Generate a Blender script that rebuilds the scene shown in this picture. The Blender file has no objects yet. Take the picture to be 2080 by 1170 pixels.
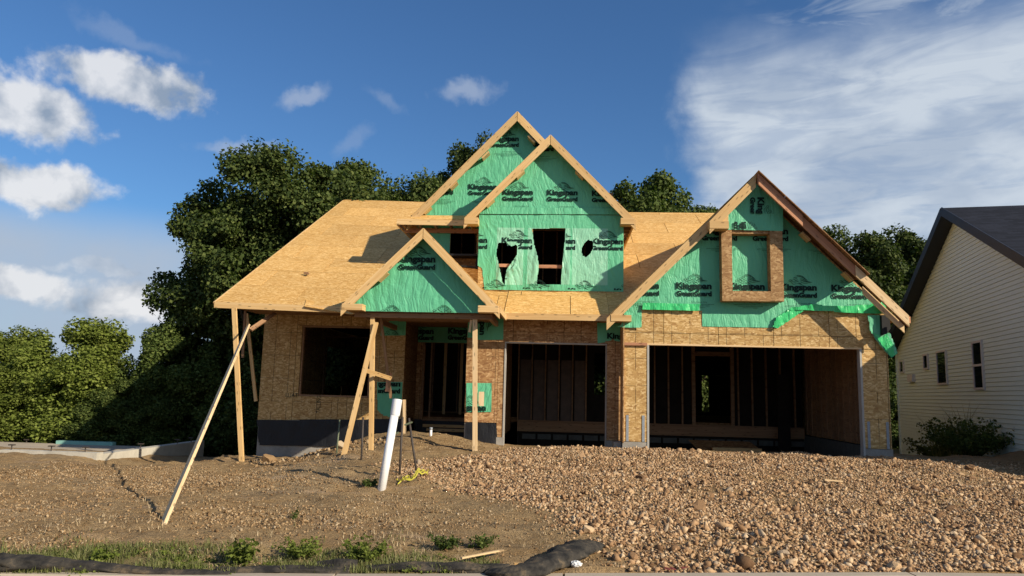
import bpy, bmesh, math, random
import numpy as np
from mathutils import Vector, Matrix, noise, Quaternion

random.seed(7)
rng = np.random.default_rng(7)
R = math.radians
scene = bpy.context.scene
COL = scene.collection

# ------------------------------------------------------------------ camera
def make_camera():
    cd = bpy.data.cameras.new('camera')
    cam = bpy.data.objects.new('camera', cd)
    COL.objects.link(cam)
    y, p, r = R(4.1), R(8.0), R(1.45)
    f = Vector((-math.sin(y) * math.cos(p), math.cos(y) * math.cos(p), math.sin(p)))
    rt = Vector((math.cos(y), math.sin(y), 0))
    up = rt.cross(f)
    rt2 = math.cos(r) * rt + math.sin(r) * up
    up2 = math.cos(r) * up - math.sin(r) * rt
    m = Matrix((rt2, up2, -f)).transposed().to_4x4()
    m.translation = Vector((0, 0, 1.6))
    cam.matrix_world = m
    cd.sensor_width = 36
    cd.lens = 1510 / 2080 * 36
    cd.clip_start = 0.1
    cd.clip_end = 3000
    scene.camera = cam
make_camera()

# ------------------------------------------------------------------ sun, sky, exposure
SUN_DIR = Vector((1.55, -1.0, 0.94)).normalized()
SUN_EL = math.asin(SUN_DIR.z)
SUN_AZ = math.atan2(SUN_DIR.x, SUN_DIR.y)
sd = bpy.data.lights.new('sun', 'SUN')
sd.energy = 4.8
sd.angle = R(0.53)
sd.color = (1.0, 0.88, 0.70)
so = bpy.data.objects.new('sun', sd)
so.rotation_mode = 'QUATERNION'
so.rotation_quaternion = SUN_DIR.to_track_quat('Z', 'Y')
so.location = SUN_DIR * 60
COL.objects.link(so)
vs = scene.view_settings
vs.view_transform = 'Standard'
vs.look = 'None'
vs.gamma = 1
vs.use_curve_mapping = False
vs.exposure = 0.42
scene.render.engine = 'CYCLES'
try:
    scene.cycles.max_bounces = 6
    scene.cycles.diffuse_bounces = 3
    scene.cycles.glossy_bounces = 3
    scene.cycles.transmission_bounces = 4
    scene.cycles.transparent_max_bounces = 8
except Exception:
    pass


class G:
    """small node graph helper"""
    def __init__(s, nt):
        s.nt = nt
    def n(s, typ, **kw):
        nd = s.nt.nodes.new(typ)
        for k, v in kw.items():
            if k.startswith('_'):
                setattr(nd, k[1:], v)
        for k, v in kw.items():
            if k.startswith('_'):
                continue
            key = int(k[1:]) if (k[0] == 'i' and k[1:].isdigit()) else k.replace('__', ' ')
            inp = nd.inputs[key]
            if isinstance(v, bpy.types.NodeSocket):
                s.nt.links.new(v, inp)
            else:
                inp.default_value = v
        return nd
    def m(s, op, a, b=None, c=None, clamp=False):
        nd = s.nt.nodes.new('ShaderNodeMath')
        nd.operation = op
        nd.use_clamp = clamp
        for i, v in enumerate((a, b, c)):
            if v is None:
                continue
            if isinstance(v, bpy.types.NodeSocket):
                s.nt.links.new(v, nd.inputs[i])
            else:
                nd.inputs[i].default_value = v
        return nd.outputs[0]
    def mix(s, fac, a, b, blend='MIX'):
        nd = s.nt.nodes.new('ShaderNodeMix')
        nd.data_type = 'RGBA'
        nd.blend_type = blend
        for idx, v in ((0, fac), (6, a), (7, b)):
            if isinstance(v, bpy.types.NodeSocket):
                s.nt.links.new(v, nd.inputs[idx])
            else:
                nd.inputs[idx].default_value = (v if idx == 0 else (*v, 1) if len(v) == 3 else v)
        return nd.outputs[2]
    def ramp(s, fac, stops, interp='LINEAR'):
        nd = s.nt.nodes.new('ShaderNodeValToRGB')
        nd.color_ramp.interpolation = interp
        el = nd.color_ramp.elements
        while len(el) < len(stops):
            el.new(0.5)
        for e, (p, c) in zip(el, stops):
            e.position = p
            e.color = (*c, 1) if len(c) == 3 else c
        s.nt.links.new(fac, nd.inputs[0])
        return nd.outputs[0]
    def smooth(s, x, lo, hi):
        nd = s.nt.nodes.new('ShaderNodeMapRange')
        nd.interpolation_type = 'SMOOTHSTEP'
        s.nt.links.new(x, nd.inputs[0])
        nd.inputs[1].default_value = lo
        nd.inputs[2].default_value = hi
        return nd.outputs[0]
    def noise(s, vec, scale, detail=3, rough=0.5, dist=0.0, col=False):
        nd = s.n('ShaderNodeTexNoise', Vector=vec, Scale=scale, Detail=detail, Roughness=rough, Distortion=dist)
        return nd.outputs['Color' if col else 'Fac']
    def mapping(s, vec, scale=(1, 1, 1), rot=(0, 0, 0), loc=(0, 0, 0)):
        nd = s.n('ShaderNodeMapping', Vector=vec)
        nd.inputs['Scale'].default_value = scale
        nd.inputs['Rotation'].default_value = rot
        nd.inputs['Location'].default_value = loc
        return nd.outputs[0]


# --- world: Nishita sky with clouds laid out by azimuth and elevation
world = bpy.data.worlds.new('World')
scene.world = world
world.use_nodes = True
wt = world.node_tree
wt.nodes.clear()
g = G(wt)
sky = g.n('ShaderNodeTexSky', _sky_type='NISHITA', _sun_disc=False, _sun_elevation=SUN_EL, _sun_rotation=SUN_AZ,
          _air_density=1.15, _dust_density=0.6, _ozone_density=3.2, _altitude=200)
tc = g.n('ShaderNodeTexCoord').outputs['Generated']
sx = g.n('ShaderNodeSeparateXYZ', Vector=tc)
AZ = g.m('MULTIPLY', g.m('ARCTAN2', sx.outputs[0], sx.outputs[1]), 57.2958)
EL = g.m('MULTIPLY', g.m('ARCSINE', sx.outputs[2]), 57.2958)
P = g.n('ShaderNodeCombineXYZ', X=AZ, Y=EL, Z=0.0).outputs[0]
n1 = g.noise(P, 0.34, 8, 0.56, 0.2)
n3 = g.noise(g.mapping(P, loc=(3, 11, 0)), 1.3, 6, 0.6, 0.3)
n2 = g.noise(g.mapping(P, (1, 1, 1), loc=(31, 7, 0)), 0.13, 4, 0.55)
ncol = g.noise(P, 0.45, 5, 0.52, col=True)
nseps = g.n('ShaderNodeSeparateColor', Color=ncol)
wx = g.m('MULTIPLY', g.m('SUBTRACT', nseps.outputs[0], 0.5), 3.4)
wy = g.m('MULTIPLY', g.m('SUBTRACT', nseps.outputs[1], 0.5), 2.6)
AW = g.m('ADD', AZ, wx)
EW = g.m('ADD', EL, wy)

def blob(az, el, rx, ry, dens=1.0, rot=0.0, soft=0.75):
    dx = g.m('SUBTRACT', AW, az)
    dy = g.m('SUBTRACT', EW, el)
    if rot:
        c, s_ = math.cos(R(rot)), math.sin(R(rot))
        dx, dy = (g.m('ADD', g.m('MULTIPLY', dx, c), g.m('MULTIPLY', dy, s_)),
                  g.m('SUBTRACT', g.m('MULTIPLY', dy, c), g.m('MULTIPLY', dx, s_)))
    a = g.m('DIVIDE', dx, rx)
    b = g.m('DIVIDE', dy, ry)
    d = g.m('SQRT', g.m('ADD', g.m('MULTIPLY', a, a), g.m('MULTIPLY', b, b)))
    v = g.m('SUBTRACT', 1.0, d)
    v = g.m('ADD', v, g.m('ADD', g.m('MULTIPLY', g.m('SUBTRACT', n1, 0.5), 0.95), g.m('MULTIPLY', g.m('SUBTRACT', n3, 0.5), 0.35)))
    return g.m('MULTIPLY', g.smooth(v, 0.0, soft), dens)

cum = []      # cumulus with grey undersides: (az, el, rx, ry, density, rot)
for b_ in [(-38.2, 17.2, 4.8, 2.4, .9, -6), (-33.0, 20.2, 6.4, 2.0, .88, -2), (-42.5, 20.2, 1.8, 1.8, .7, 0),
           (-37.6, 12.5, 5.4, 1.8, .95, 4), (-31.6, 5.5, 5.2, 1.8, 1.0, 0), (-38.6, 6.3, 5.0, 1.4, .9, -4),
           (-33.0, 7.6, 3.2, .6, .35, 0), (-52, 12, 9, 3, .9, 0), (58, 16, 10, 3, .9, 0)]:
    cum.append(blob(*b_, soft=.50))
cm = cum[0]
for c_ in cum[1:]:
    cm = g.m('MAXIMUM', cm, c_)
wis = []
for b_ in [(-20.9, 21.2, 2.6, 1.0, .55, 28), (-8.3, 22.6, 3.4, 1.1, .55, 6), (-25.3, 17.1, 4.2, .7, .5, 6),
           (-30.3, 19.0, 1.4, .8, .35, 0), (-17.0, 18.4, 2.2, 1.0, .2, 40), (-14.3, 21.4, 2.4, .8, .22, -20), (-33.0, 23.0, 5.0, .9, .22, -10)]:
    wis.append(blob(*b_, soft=.8))
wm = wis[0]
for c_ in wis[1:]:
    wm = g.m('MAXIMUM', wm, c_)
# big bright veil to the right: everything right of a slanted edge
st = g.noise(g.mapping(P, (0.11, 0.50, 1), (0, 0, R(-16))), 1.0, 8, 0.58, 1.0)
e1 = g.m('SUBTRACT', AZ, g.m('ADD', 7.6, g.m('MULTIPLY', g.m('ABSOLUTE', g.m('SUBTRACT', EL, 22.5)), 0.12)))
e1 = g.m('ADD', e1, g.m('MULTIPLY', g.m('SUBTRACT', n1, 0.5), 5.5))
top = g.m('SUBTRACT', g.m('ADD', 24.3, g.m('MULTIPLY', g.m('SUBTRACT', n2, .5), 4)), EL)
m1 = g.m('MULTIPLY', g.smooth(e1, 0.0, 4.2), g.smooth(top, -3.5, 3.2))
m1 = g.m('MULTIPLY', m1, g.m('ADD', 0.66, g.m('MULTIPLY', g.smooth(st, .33, .62), 0.36)))
m2 = g.m('MULTIPLY', g.m('MULTIPLY', g.smooth(e1, 3.0, 16.0), g.smooth(st, .42, .70)), 0.62)
veil = g.m('MAXIMUM', m1, m2)
# pale low layer on the left
low = g.m('MULTIPLY', g.m('MULTIPLY', g.smooth(g.m('MULTIPLY', EL, -1), -12.5, -8.6), 0.95), g.smooth(g.m('MULTIPLY', AW, -1), 19.0, 30.0))
low = g.m('MINIMUM', g.m('MULTIPLY', low, g.m('ADD', .62, g.m('MULTIPLY', n2, .75))), 1.0)
# a loose field of cloud for the rest of the sky, outside the frame
far = g.m('MULTIPLY', g.smooth(n2, .52, .66), g.smooth(g.m('ABSOLUTE', g.m('SUBTRACT', AZ, -5)), 50, 62))
far = g.m('MULTIPLY', far, 0.7)
skyc = g.n('ShaderNodeVectorMath', _operation='MULTIPLY', i0=sky.outputs[0], i1=(.056, .084, .113)).outputs[0]
c1 = g.mix(low, skyc, (.42, .51, .64))
c1 = g.mix(far, c1, (.6, .63, .68))
vc = g.mix(g.smooth(g.noise(g.mapping(P, (.09, .2, 1), (0, 0, -.3), (8, 3, 0)), 1.0, 5, .55), .40, .60), (.45, .53, .645), (.63, .70, .78))
c1 = g.mix(g.m('MINIMUM', veil, 0.92), c1, vc)
c1 = g.mix(wm, c1, (.46, .53, .66))
shade = g.noise(g.mapping(P, (1, 1, 1), loc=(0.0, 1.5, 0)), 0.30, 5, 0.45, 0.15)
dif = g.m('ADD', g.m('MULTIPLY', g.m('SUBTRACT', n1, shade), 3.0), 0.62, clamp=True)
cc = g.mix(dif, (.30, .37, .47), (.82, .83, .85))
c1 = g.mix(cm, c1, cc)
bg = g.n('ShaderNodeBackground', Color=c1, Strength=0.74)
out = g.n('ShaderNodeOutputWorld')
wt.links.new(bg.outputs[0], out.inputs[0])


# ------------------------------------------------------------------ materials
def material(name, build, rough=.8, spec=.3):
    m = bpy.data.materials.new(name)
    m.use_nodes = True
    nt = m.node_tree
    nt.nodes.clear()
    g = G(nt)
    b = g.n('ShaderNodeBsdfPrincipled')
    b.inputs['Roughness'].default_value = rough
    b.inputs['Specular IOR Level'].default_value = spec
    o = g.n('ShaderNodeOutputMaterial')
    nt.links.new(b.outputs[0], o.inputs[0])
    build(g, b)
    return m

def setc(g, b, col):
    if isinstance(col, bpy.types.NodeSocket):
        g.nt.links.new(col, b.inputs['Base Color'])
    else:
        b.inputs['Base Color'].default_value = (*col, 1)

def bump(g, b, h, strength=.4, dist=.01):
    nd = g.n('ShaderNodeBump', Height=h, Strength=strength, Distance=dist)
    g.nt.links.new(nd.outputs[0], b.inputs['Normal'])

def uvr(g, amount=37.0):
    uv = g.n('ShaderNodeUVMap').outputs[0]
    rnd = g.n('ShaderNodeObjectInfo').outputs['Random']
    return g.n('ShaderNodeVectorMath', _operation='ADD', i0=uv,
               i1=g.n('ShaderNodeCombineXYZ', X=g.m('MULTIPLY', rnd, amount), Y=g.m('MULTIPLY', rnd, amount * 1.7), Z=0.).outputs[0]).outputs[0], rnd, uv

def osb(name, dark, mid, light, lines=True, big=1.0, aniso=3.0, gain=1.0):
    def build(g, b):
        v, rnd, uv = uvr(g)
        wob = g.noise(v, 1.1, 2, col=True)
        vv = g.n('ShaderNodeVectorMath', _operation='MULTIPLY_ADD', i0=wob, i1=(.25, .25, 0), i2=v).outputs[0]
        cols = []
        for k, (rot, sc) in enumerate(((.30, 1.0), (-.45, 1.25), (1.25, 1.1))):
            mp = g.mapping(vv, (8.5 * sc / big, 8.5 * aniso * sc / big, 1), (0, 0, rot), (k * 5.3, k * 2.1, 0))
            vo = g.n('ShaderNodeTexVoronoi', Vector=mp, Scale=1.0, Randomness=1.0, _voronoi_dimensions='2D')
            cols.append(g.n('ShaderNodeSeparateColor', Color=vo.outputs['Color']).outputs[0])
        pick = g.noise(v, 9.0 / big, 2)
        a = g.mix(g.smooth(pick, .48, .52), cols[0], cols[1])
        pick2 = g.noise(g.mapping(v, loc=(9, 4, 0)), 8.0 / big, 2)
        a = g.mix(g.smooth(pick2, .56, .60), a, cols[2])
        f = g.n('ShaderNodeSeparateColor', Color=a).outputs[0]
        c = g.ramp(f, [(0.0, dark), (.22, tuple(.45 * x + .55 * y for x, y in zip(dark, mid))), (.55, mid), (.82, tuple(.5 * x + .5 * y for x, y in zip(light, mid))), (1, light)])
        fine = g.noise(g.mapping(vv, (30, 120, 1), (0, 0, .2)), 1.0, 2)
        c = g.mix(.18, c, g.ramp(fine, [(.3, (.25, .2, .15)), (.7, (1, 1, 1))]), 'MULTIPLY')
        tone = g.m('ADD', .90, g.m('MULTIPLY', rnd, .20))
        big_n = g.noise(v, .7, 2)
        tone = g.m('MULTIPLY', tone, g.m('ADD', .86, g.m('MULTIPLY', big_n, .28)))
        tone = g.m('MULTIPLY', tone, gain)
        if lines:
            su = g.n('ShaderNodeSeparateXYZ', Vector=uv)
            lu = g.m('ABSOLUTE', g.m('SUBTRACT', g.m('FRACT', g.m('DIVIDE', su.outputs[0], .4064)), .5))
            lv = g.m('ABSOLUTE', g.m('SUBTRACT', g.m('FRACT', g.m('DIVIDE', su.outputs[1], .6096)), .5))
            ln = g.m('MAXIMUM', g.smooth(lu, .476, .488), g.m('MULTIPLY', g.smooth(lv, .484, .492), .8))
            brk = g.smooth(g.noise(v, 2.3, 2), .38, .5)
            tone = g.m('MULTIPLY', tone, g.m('SUBTRACT', 1.0, g.m('MULTIPLY', g.m('MULTIPLY', ln, brk), .70)))
        tn = g.n('ShaderNodeCombineColor', Red=tone, Green=tone, Blue=tone).outputs[0]
        setc(g, b, g.mix(1.0, c, tn, 'MULTIPLY'))
        bump(g, b, f, .25, .003)
    return material(name, build, .72, .25)

M = {}
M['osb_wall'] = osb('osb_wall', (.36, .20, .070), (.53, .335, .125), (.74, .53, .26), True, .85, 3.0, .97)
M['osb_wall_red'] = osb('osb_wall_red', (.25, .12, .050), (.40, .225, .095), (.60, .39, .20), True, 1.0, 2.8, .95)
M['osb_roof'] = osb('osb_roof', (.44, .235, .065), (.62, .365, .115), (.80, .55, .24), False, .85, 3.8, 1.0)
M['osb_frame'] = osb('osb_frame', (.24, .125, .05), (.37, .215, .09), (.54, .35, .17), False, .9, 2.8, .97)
M['osb_under'] = osb('osb_under', (.18, .085, .035), (.29, .15, .06), (.42, .245, .11), False, .9, 2.8, .95)  # darker strand board, shade of undersides and interiors put into its colour

def lumber(name, c0, c1, c2, knots=True):
    def build(g, b):
        v, rnd, uv = uvr(g)
        gr = g.noise(g.mapping(v, (1.2, 46, 46)), 1.0, 4, .6, .3)
        gr2 = g.noise(g.mapping(v, (.35, 9, 9)), 1.0, 2, .5, .4)
        f = g.m('ADD', g.m('MULTIPLY', gr, .55), g.m('MULTIPLY', gr2, .45))
        c = g.ramp(f, [(.32, c0), (.5, c1), (.68, c2)])
        tone = g.m('ADD', .86, g.m('MULTIPLY', rnd, .26))
        if knots:
            kn = g.n('ShaderNodeTexVoronoi', Vector=g.mapping(v, (2.4, 9, 1)), Scale=1.0, _voronoi_dimensions='2D').outputs['Distance']
            tone = g.m('MULTIPLY', tone, g.m('ADD', .50, g.m('MULTIPLY', g.smooth(kn, .06, .14), .50)))
        tn = g.n('ShaderNodeCombineColor', Red=tone, Green=tone, Blue=tone).outputs[0]
        setc(g, b, g.mix(1.0, c, tn, 'MULTIPLY'))
        bump(g, b, gr, .2, .003)
    return material(name, build, .7, .3)
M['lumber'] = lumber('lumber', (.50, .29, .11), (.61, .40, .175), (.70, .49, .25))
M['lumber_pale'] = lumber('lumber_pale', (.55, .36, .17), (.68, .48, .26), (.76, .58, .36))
M['lumber_dark'] = lumber('lumber_dark', (.19, .10, .05), (.29, .165, .085), (.39, .235, .125))  # darkened lumber, shade of indoor and sheltered framing put into the colour
M['lumber_red'] = lumber('lumber_red', (.35, .15, .08), (.48, .23, .12), (.58, .31, .18))

def wrap(name, col, shine=.5, wr=1.0, grime=.12):
    def build(g, b):
        v, rnd, uv = uvr(g, 11.0)
        wob = g.noise(v, .9, 2, col=True)
        vv = g.n('ShaderNodeVectorMath', _operation='MULTIPLY_ADD', i0=wob, i1=(.5, .5, 0), i2=v).outputs[0]
        a = g.m('ABSOLUTE', g.m('SUBTRACT', g.noise(g.mapping(vv, (7.5, 1.6, 1), (0, 0, .12)), 1.0, 3, .55), .5))
        c = g.m('ABSOLUTE', g.m('SUBTRACT', g.noise(g.mapping(vv, (3.2, 5.0, 1), (0, 0, -.6)), 1.0, 3, .6), .5))
        h = g.m('ADD', g.m('POWER', g.m('MULTIPLY', a, 3.0), .6), g.m('MULTIPLY', g.m('POWER', g.m('MULTIPLY', c, 3.0), .7), .35))
        fold = g.noise(v, 2.0, 3)
        cc = g.mix(g.m('MULTIPLY', fold, grime), col, tuple(x * 1.5 + .03 for x in col))
        setc(g, b, cc)
        bump(g, b, h, .62 * wr, .020)
    return material(name, build, shine, .45)
M['wrap'] = wrap('green_house_wrap', (.11, .45, .25))
M['wrap_thin'] = wrap('thin_house_wrap', (.24, .55, .37), .36, 1.0)
M['wrap_bright'] = wrap('bright_house_wrap', (.045, .50, .16), .30, .9)
M['black_wrap'] = wrap('black_foundation_wrap', (.005, .006, .009), .55, .5, .02)
M['print'] = material('dark_print', lambda g, b: setc(g, b, (.003, .022, .016)), .6, .2)
M['black'] = material('black_rubber', lambda g, b: setc(g, b, (.012, .012, .013)), .6, .3)
M['marker'] = material('marker_ink', lambda g, b: setc(g, b, (.10, .055, .02)), .8, .1)

def concrete_b(base, var=.3, sc=3.0):
    def build(g, b):
        v = g.n('ShaderNodeTexCoord').outputs['Object']
        n = g.noise(v, sc, 6, .65)
        n2 = g.noise(v, sc * 14, 3, .6)
        f = g.m('ADD', g.m('MULTIPLY', n, .7), g.m('MULTIPLY', n2, .3))
        setc(g, b, g.ramp(f, [(.3, tuple(x * (1 - var) for x in base)), (.7, tuple(x * (1 + var) for x in base))]))
        bump(g, b, n2, .3, .006)
    return build
M['concrete'] = material('grey_concrete', concrete_b((.30, .28, .245)), .9, .2)
M['concrete_pale'] = material('pale_concrete', concrete_b((.46, .43, .36), .22), .9, .2)
M['kerb'] = material('kerb_concrete', concrete_b((.40, .34, .26), .2, 1.4), .9, .2)
M['asphalt'] = material('road_asphalt', concrete_b((.06, .06, .062), .3, 6), .9, .2)
M['metal'] = material('galvanised_metal', concrete_b((.25, .28, .31), .25, 20), .45, .6)
M['white_trim'] = material('pale_edge_trim', concrete_b((.40, .385, .35), .15, 4), .7, .2)
M['pvc'] = material('white_pipe_plastic', concrete_b((.78, .78, .77), .05, 5), .3, .5)
M['rod'] = material('rusty_dark_steel', concrete_b((.05, .038, .03), .4, 30), .6, .4)
M['rod_green'] = material('dull_green_stake', concrete_b((.13, .15, .09), .3, 30), .6, .3)
M['yellow'] = material('yellow_tape', concrete_b((.42, .38, .05), .35, 20), .7, .2)
M['foil'] = material('kraft_insulation', concrete_b((.09, .055, .035), .5, 5), .5, .4)
M['sill'] = material('dark_grey_block', concrete_b((.11, .115, .105), .3, 6), .9, .1)
M['indoor_shade'] = material('painted_indoor_shade', concrete_b((.022, .018, .015), .4, 4), .9, .1)  # near-black colour standing in for the darkness inside the rooms
M['board_blue'] = material('green_foam_board', concrete_b((.22, .42, .36), .15, 5), .8, .2)
M['poly'] = material('clear_plastic_scrap', concrete_b((.62, .63, .63), .15, 20), .25, .7)
M['window_glass'] = material('dark_window_glass', lambda g, b: setc(g, b, (.012, .016, .016)), .04, .9)
M['vinyl'] = material('white_window_vinyl', concrete_b((.62, .61, .58), .05, 5), .4, .4)
M['dark_trim'] = material('charcoal_metal_trim', concrete_b((.012, .014, .019), .15, 5), .5, .4)
M['siding'] = material('cream_vinyl_siding', concrete_b((.66, .79, .72), .04, 1.2), .55, .3)

def shingle_b(g, b):
    v, rnd, uv = uvr(g, 3)
    vo = g.n('ShaderNodeTexBrick', Vector=uv, Scale=1.0, Mortar__Size=.006, Brick__Width=.32, Row__Height=.145, Color1=(.006, .008, .014, 1), Color2=(.018, .021, .033, 1), Mortar=(.008, .008, .01, 1))
    n = g.noise(uv, 60, 2)
    setc(g, b, g.mix(.35, vo.outputs[0], g.ramp(n, [(.3, (.3, .3, .3)), (.7, (1.3, 1.3, 1.3))]), 'MULTIPLY'))
    bump(g, b, vo.outputs[1], -.6, .012)
M['shingle'] = material('charcoal_shingles', shingle_b, .9, .2)

def dirt_b(g, b):
    v = g.n('ShaderNodeTexCoord').outputs['Object']
    n = g.noise(v, .55, 5, .6)
    n2 = g.noise(v, 7, 6, .68)
    n3 = g.noise(v, 45, 4, .65)
    n4 = g.noise(g.mapping(v, loc=(20, 3, 0)), .35, 4, .6)
    c = g.ramp(n, [(.30, (.19, .115, .052)), (.48, (.31, .20, .092)), (.62, (.38, .26, .130)), (.75, (.28, .16, .080))])
    c = g.mix(g.m('MULTIPLY', g.smooth(n4, .50, .62), .45), c, (.25, .205, .135))
    n5 = g.noise(g.mapping(v, (.35, 1.6, 1), (0, 0, .25), (3, 9, 0)), 1.0, 5, .62)
    c = g.mix(g.m('MULTIPLY', g.smooth(n5, .54, .66), .6), c, (.145, .105, .062))
    n6 = g.noise(g.mapping(v, (.5, 2.2, 1), (0, 0, .12), (13, 2, 0)), 1.0, 5, .62)
    c = g.mix(g.m('MULTIPLY', g.smooth(n6, .56, .66), .5), c, (.46, .33, .22))
    c = g.mix(g.m('MULTIPLY', g.smooth(n2, .35, .68), .45), c, (.45, .33, .185))
    c = g.mix(g.m('MULTIPLY', g.smooth(n3, .62, .40), .55), c, (.13, .085, .045))
    sp = g.n('ShaderNodeSeparateXYZ', Vector=v)
    # grassier, greener soil in the strip along the kerb at the left
    k = g.m('SUBTRACT', sp.outputs[1], g.m('ADD', 7.55, g.m('MULTIPLY', sp.outputs[0], .16)))
    gr = g.m('MULTIPLY', g.smooth(g.m('MULTIPLY', g.m('ADD', k, g.m('MULTIPLY', g.m('SUBTRACT', n2, .5), .9)), -1), -.25, .3), g.smooth(g.m('MULTIPLY', sp.outputs[0], -1), .6, 1.4))
    c = g.mix(g.m('MULTIPLY', gr, .5), c, (.11, .12, .045))
    # lawn and woodland floor far behind
    bk = g.smooth(sp.outputs[1], 24.0, 27.0)
    c = g.mix(bk, c, (.035, .05, .018))
    c = g.mix(g.m('MULTIPLY', g.smooth(sp.outputs[0], -.5, 1.2), .35), c, (.30, .19, .09))
    setc(g, b, c)
    h = g.m('ADD', n2, g.m('MULTIPLY', n3, .45))
    bump(g, b, h, .9, .05)
M['dirt'] = material('brown_site_dirt', dirt_b, .95, .1)

def stone_b(ramp_):
    def build(g, b):
        ri = g.n('ShaderNodeNewGeometry').outputs['Random Per Island']
        oi = g.n('ShaderNodeObjectInfo').outputs['Random']
        f = g.m('FRACT', g.m('ADD', ri, oi))
        v = g.n('ShaderNodeTexCoord').outputs['Object']
        n = g.noise(v, 30, 3, .6)
        c = g.ramp(f, ramp_)
        c = g.mix(.5, c, g.ramp(n, [(.3, (.55, .5, .45)), (.7, (1.15, 1.12, 1.1))]), 'MULTIPLY')
        setc(g, b, c)
        bump(g, b, n, .5, .01)
    return build
M['stone'] = material('tan_crushed_stone', stone_b([(0, (.13, .075, .040)), (.25, (.29, .175, .092)), (.55, (.42, .27, .148)), (.78, (.52, .36, .205)), (.92, (.60, .46, .30)), (1, (.31, .24, .17))]), .9, .15)
M['clod'] = material('brown_soil_clods', stone_b([(0, (.13, .08, .04)), (.4, (.28, .18, .092)), (.8, (.38, .27, .15)), (1, (.46, .37, .25))]), .95, .1)

def leaf_b(c0, c1, c2, trans=.25):
    def build(g, b):
        ri = g.n('ShaderNodeNewGeometry').outputs['Random Per Island']
        v = g.n('ShaderNodeTexCoord').outputs['Object']
        oi = g.n('ShaderNodeObjectInfo').outputs['Random']
        n = g.noise(v, .8, 3, .5)
        f = g.m('ADD', g.m('MULTIPLY', ri, .6), g.m('MULTIPLY', n, .4))
        c = g.ramp(f, [(.15, c0), (.5, c1), (.9, c2)])
        t = g.m('ADD', .85, g.m('MULTIPLY', oi, .3))
        c = g.mix(1.0, c, g.n('ShaderNodeCombineColor', Red=t, Green=t, Blue=t).outputs[0], 'MULTIPLY')
        setc(g, b, c)
        tr = g.n('ShaderNodeBsdfTranslucent', Color=g.mix(1.0, c, (1.0, 1.25, .5), 'MULTIPLY'))
        mx = g.n('ShaderNodeMixShader', Fac=trans, i1=b.outputs[0], i2=tr.outputs[0])
        o = [n_ for n_ in g.nt.nodes if n_.type == 'OUTPUT_MATERIAL'][0]
        g.nt.links.new(mx.outputs[0], o.inputs[0])
    return build
M['leaf_dark'] = material('dark_green_leaves', leaf_b((.020, .036, .009), (.052, .078, .018), (.125, .150, .040)), .7, .18)
M['leaf_mid'] = material('mid_green_leaves', leaf_b((.034, .055, .012), (.075, .108, .024), (.150, .180, .046)), .7, .18)
M['leaf_light'] = material('yellow_green_leaves', leaf_b((.060, .080, .012), (.125, .160, .028), (.21, .24, .06)), .75, .12)
M['grass'] = material('patchy_grass_blades', leaf_b((.08, .085, .026), (.13, .15, .045), (.26, .235, .11)), .6, .2)
M['straw'] = material('dry_straw', leaf_b((.30, .23, .13), (.42, .32, .19), (.55, .44, .28), .1), .8, .1)
M['bark'] = material('grey_brown_bark', concrete_b((.09, .07, .05), .4, 9), .95, .1)

def fabric_b(g, b):
    v = g.n('ShaderNodeTexCoord').outputs['Object']
    n = g.noise(v, 6, 5, .65)
    wv = g.noise(g.mapping(v, (60, 260, 60)), 1.0, 2)
    c = g.ramp(n, [(.38, (.018, .017, .016)), (.56, (.050, .044, .036)), (.72, (.17, .125, .075))])
    setc(g, b, c)
    bump(g, b, g.m('ADD', n, g.m('MULTIPLY', wv, .4)), .6, .012)
M['sock'] = material('black_silt_fabric', fabric_b, .8, .2)


# ------------------------------------------------------------------ mesh helpers
def new_obj(name, me, parent=None):
    o = bpy.data.objects.new(name, me)
    COL.objects.link(o)
    if parent is not None:
        o.parent = parent
        if parent.name == 'house':
            o.location = -parent.location
    return o

def mesh_obj(name, verts, faces, mat, parent=None, uvs=None, smooth=False):
    me = bpy.data.meshes.new(name)
    me.from_pydata([tuple(v) for v in verts], [], faces)
    if uvs is not None:
        ul = me.uv_layers.new(name='UVMap')
        flat = [c for f in uvs for uv in f for c in uv]
        ul.data.foreach_set('uv', flat)
    if mat is not None:
        me.materials.append(mat)
    if smooth:
        me.polygons.foreach_set('use_smooth', [True] * len(me.polygons))
    me.update()
    return new_obj(name, me, parent)

def empty(name, loc, label, cat, group=None, kind=None):
    o = bpy.data.objects.new(name, None)
    o.empty_display_size = .2
    o.location = loc
    COL.objects.link(o)
    o['label'] = label
    o['category'] = cat
    if group:
        o['group'] = group
    if kind:
        o['kind'] = kind
    return o

def tag(o, label, cat, group=None, kind=None):
    o['label'] = label
    o['category'] = cat
    if group:
        o['group'] = group
    if kind:
        o['kind'] = kind
    return o

class Frame:
    def __init__(s, o, U, V):
        s.o, s.U, s.V = Vector(o), Vector(U).normalized(), Vector(V).normalized()
        s.N = s.U.cross(s.V).normalized()
    def p(s, u, v, n=0.0):
        return s.o + s.U * u + s.V * v + s.N * n

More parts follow.
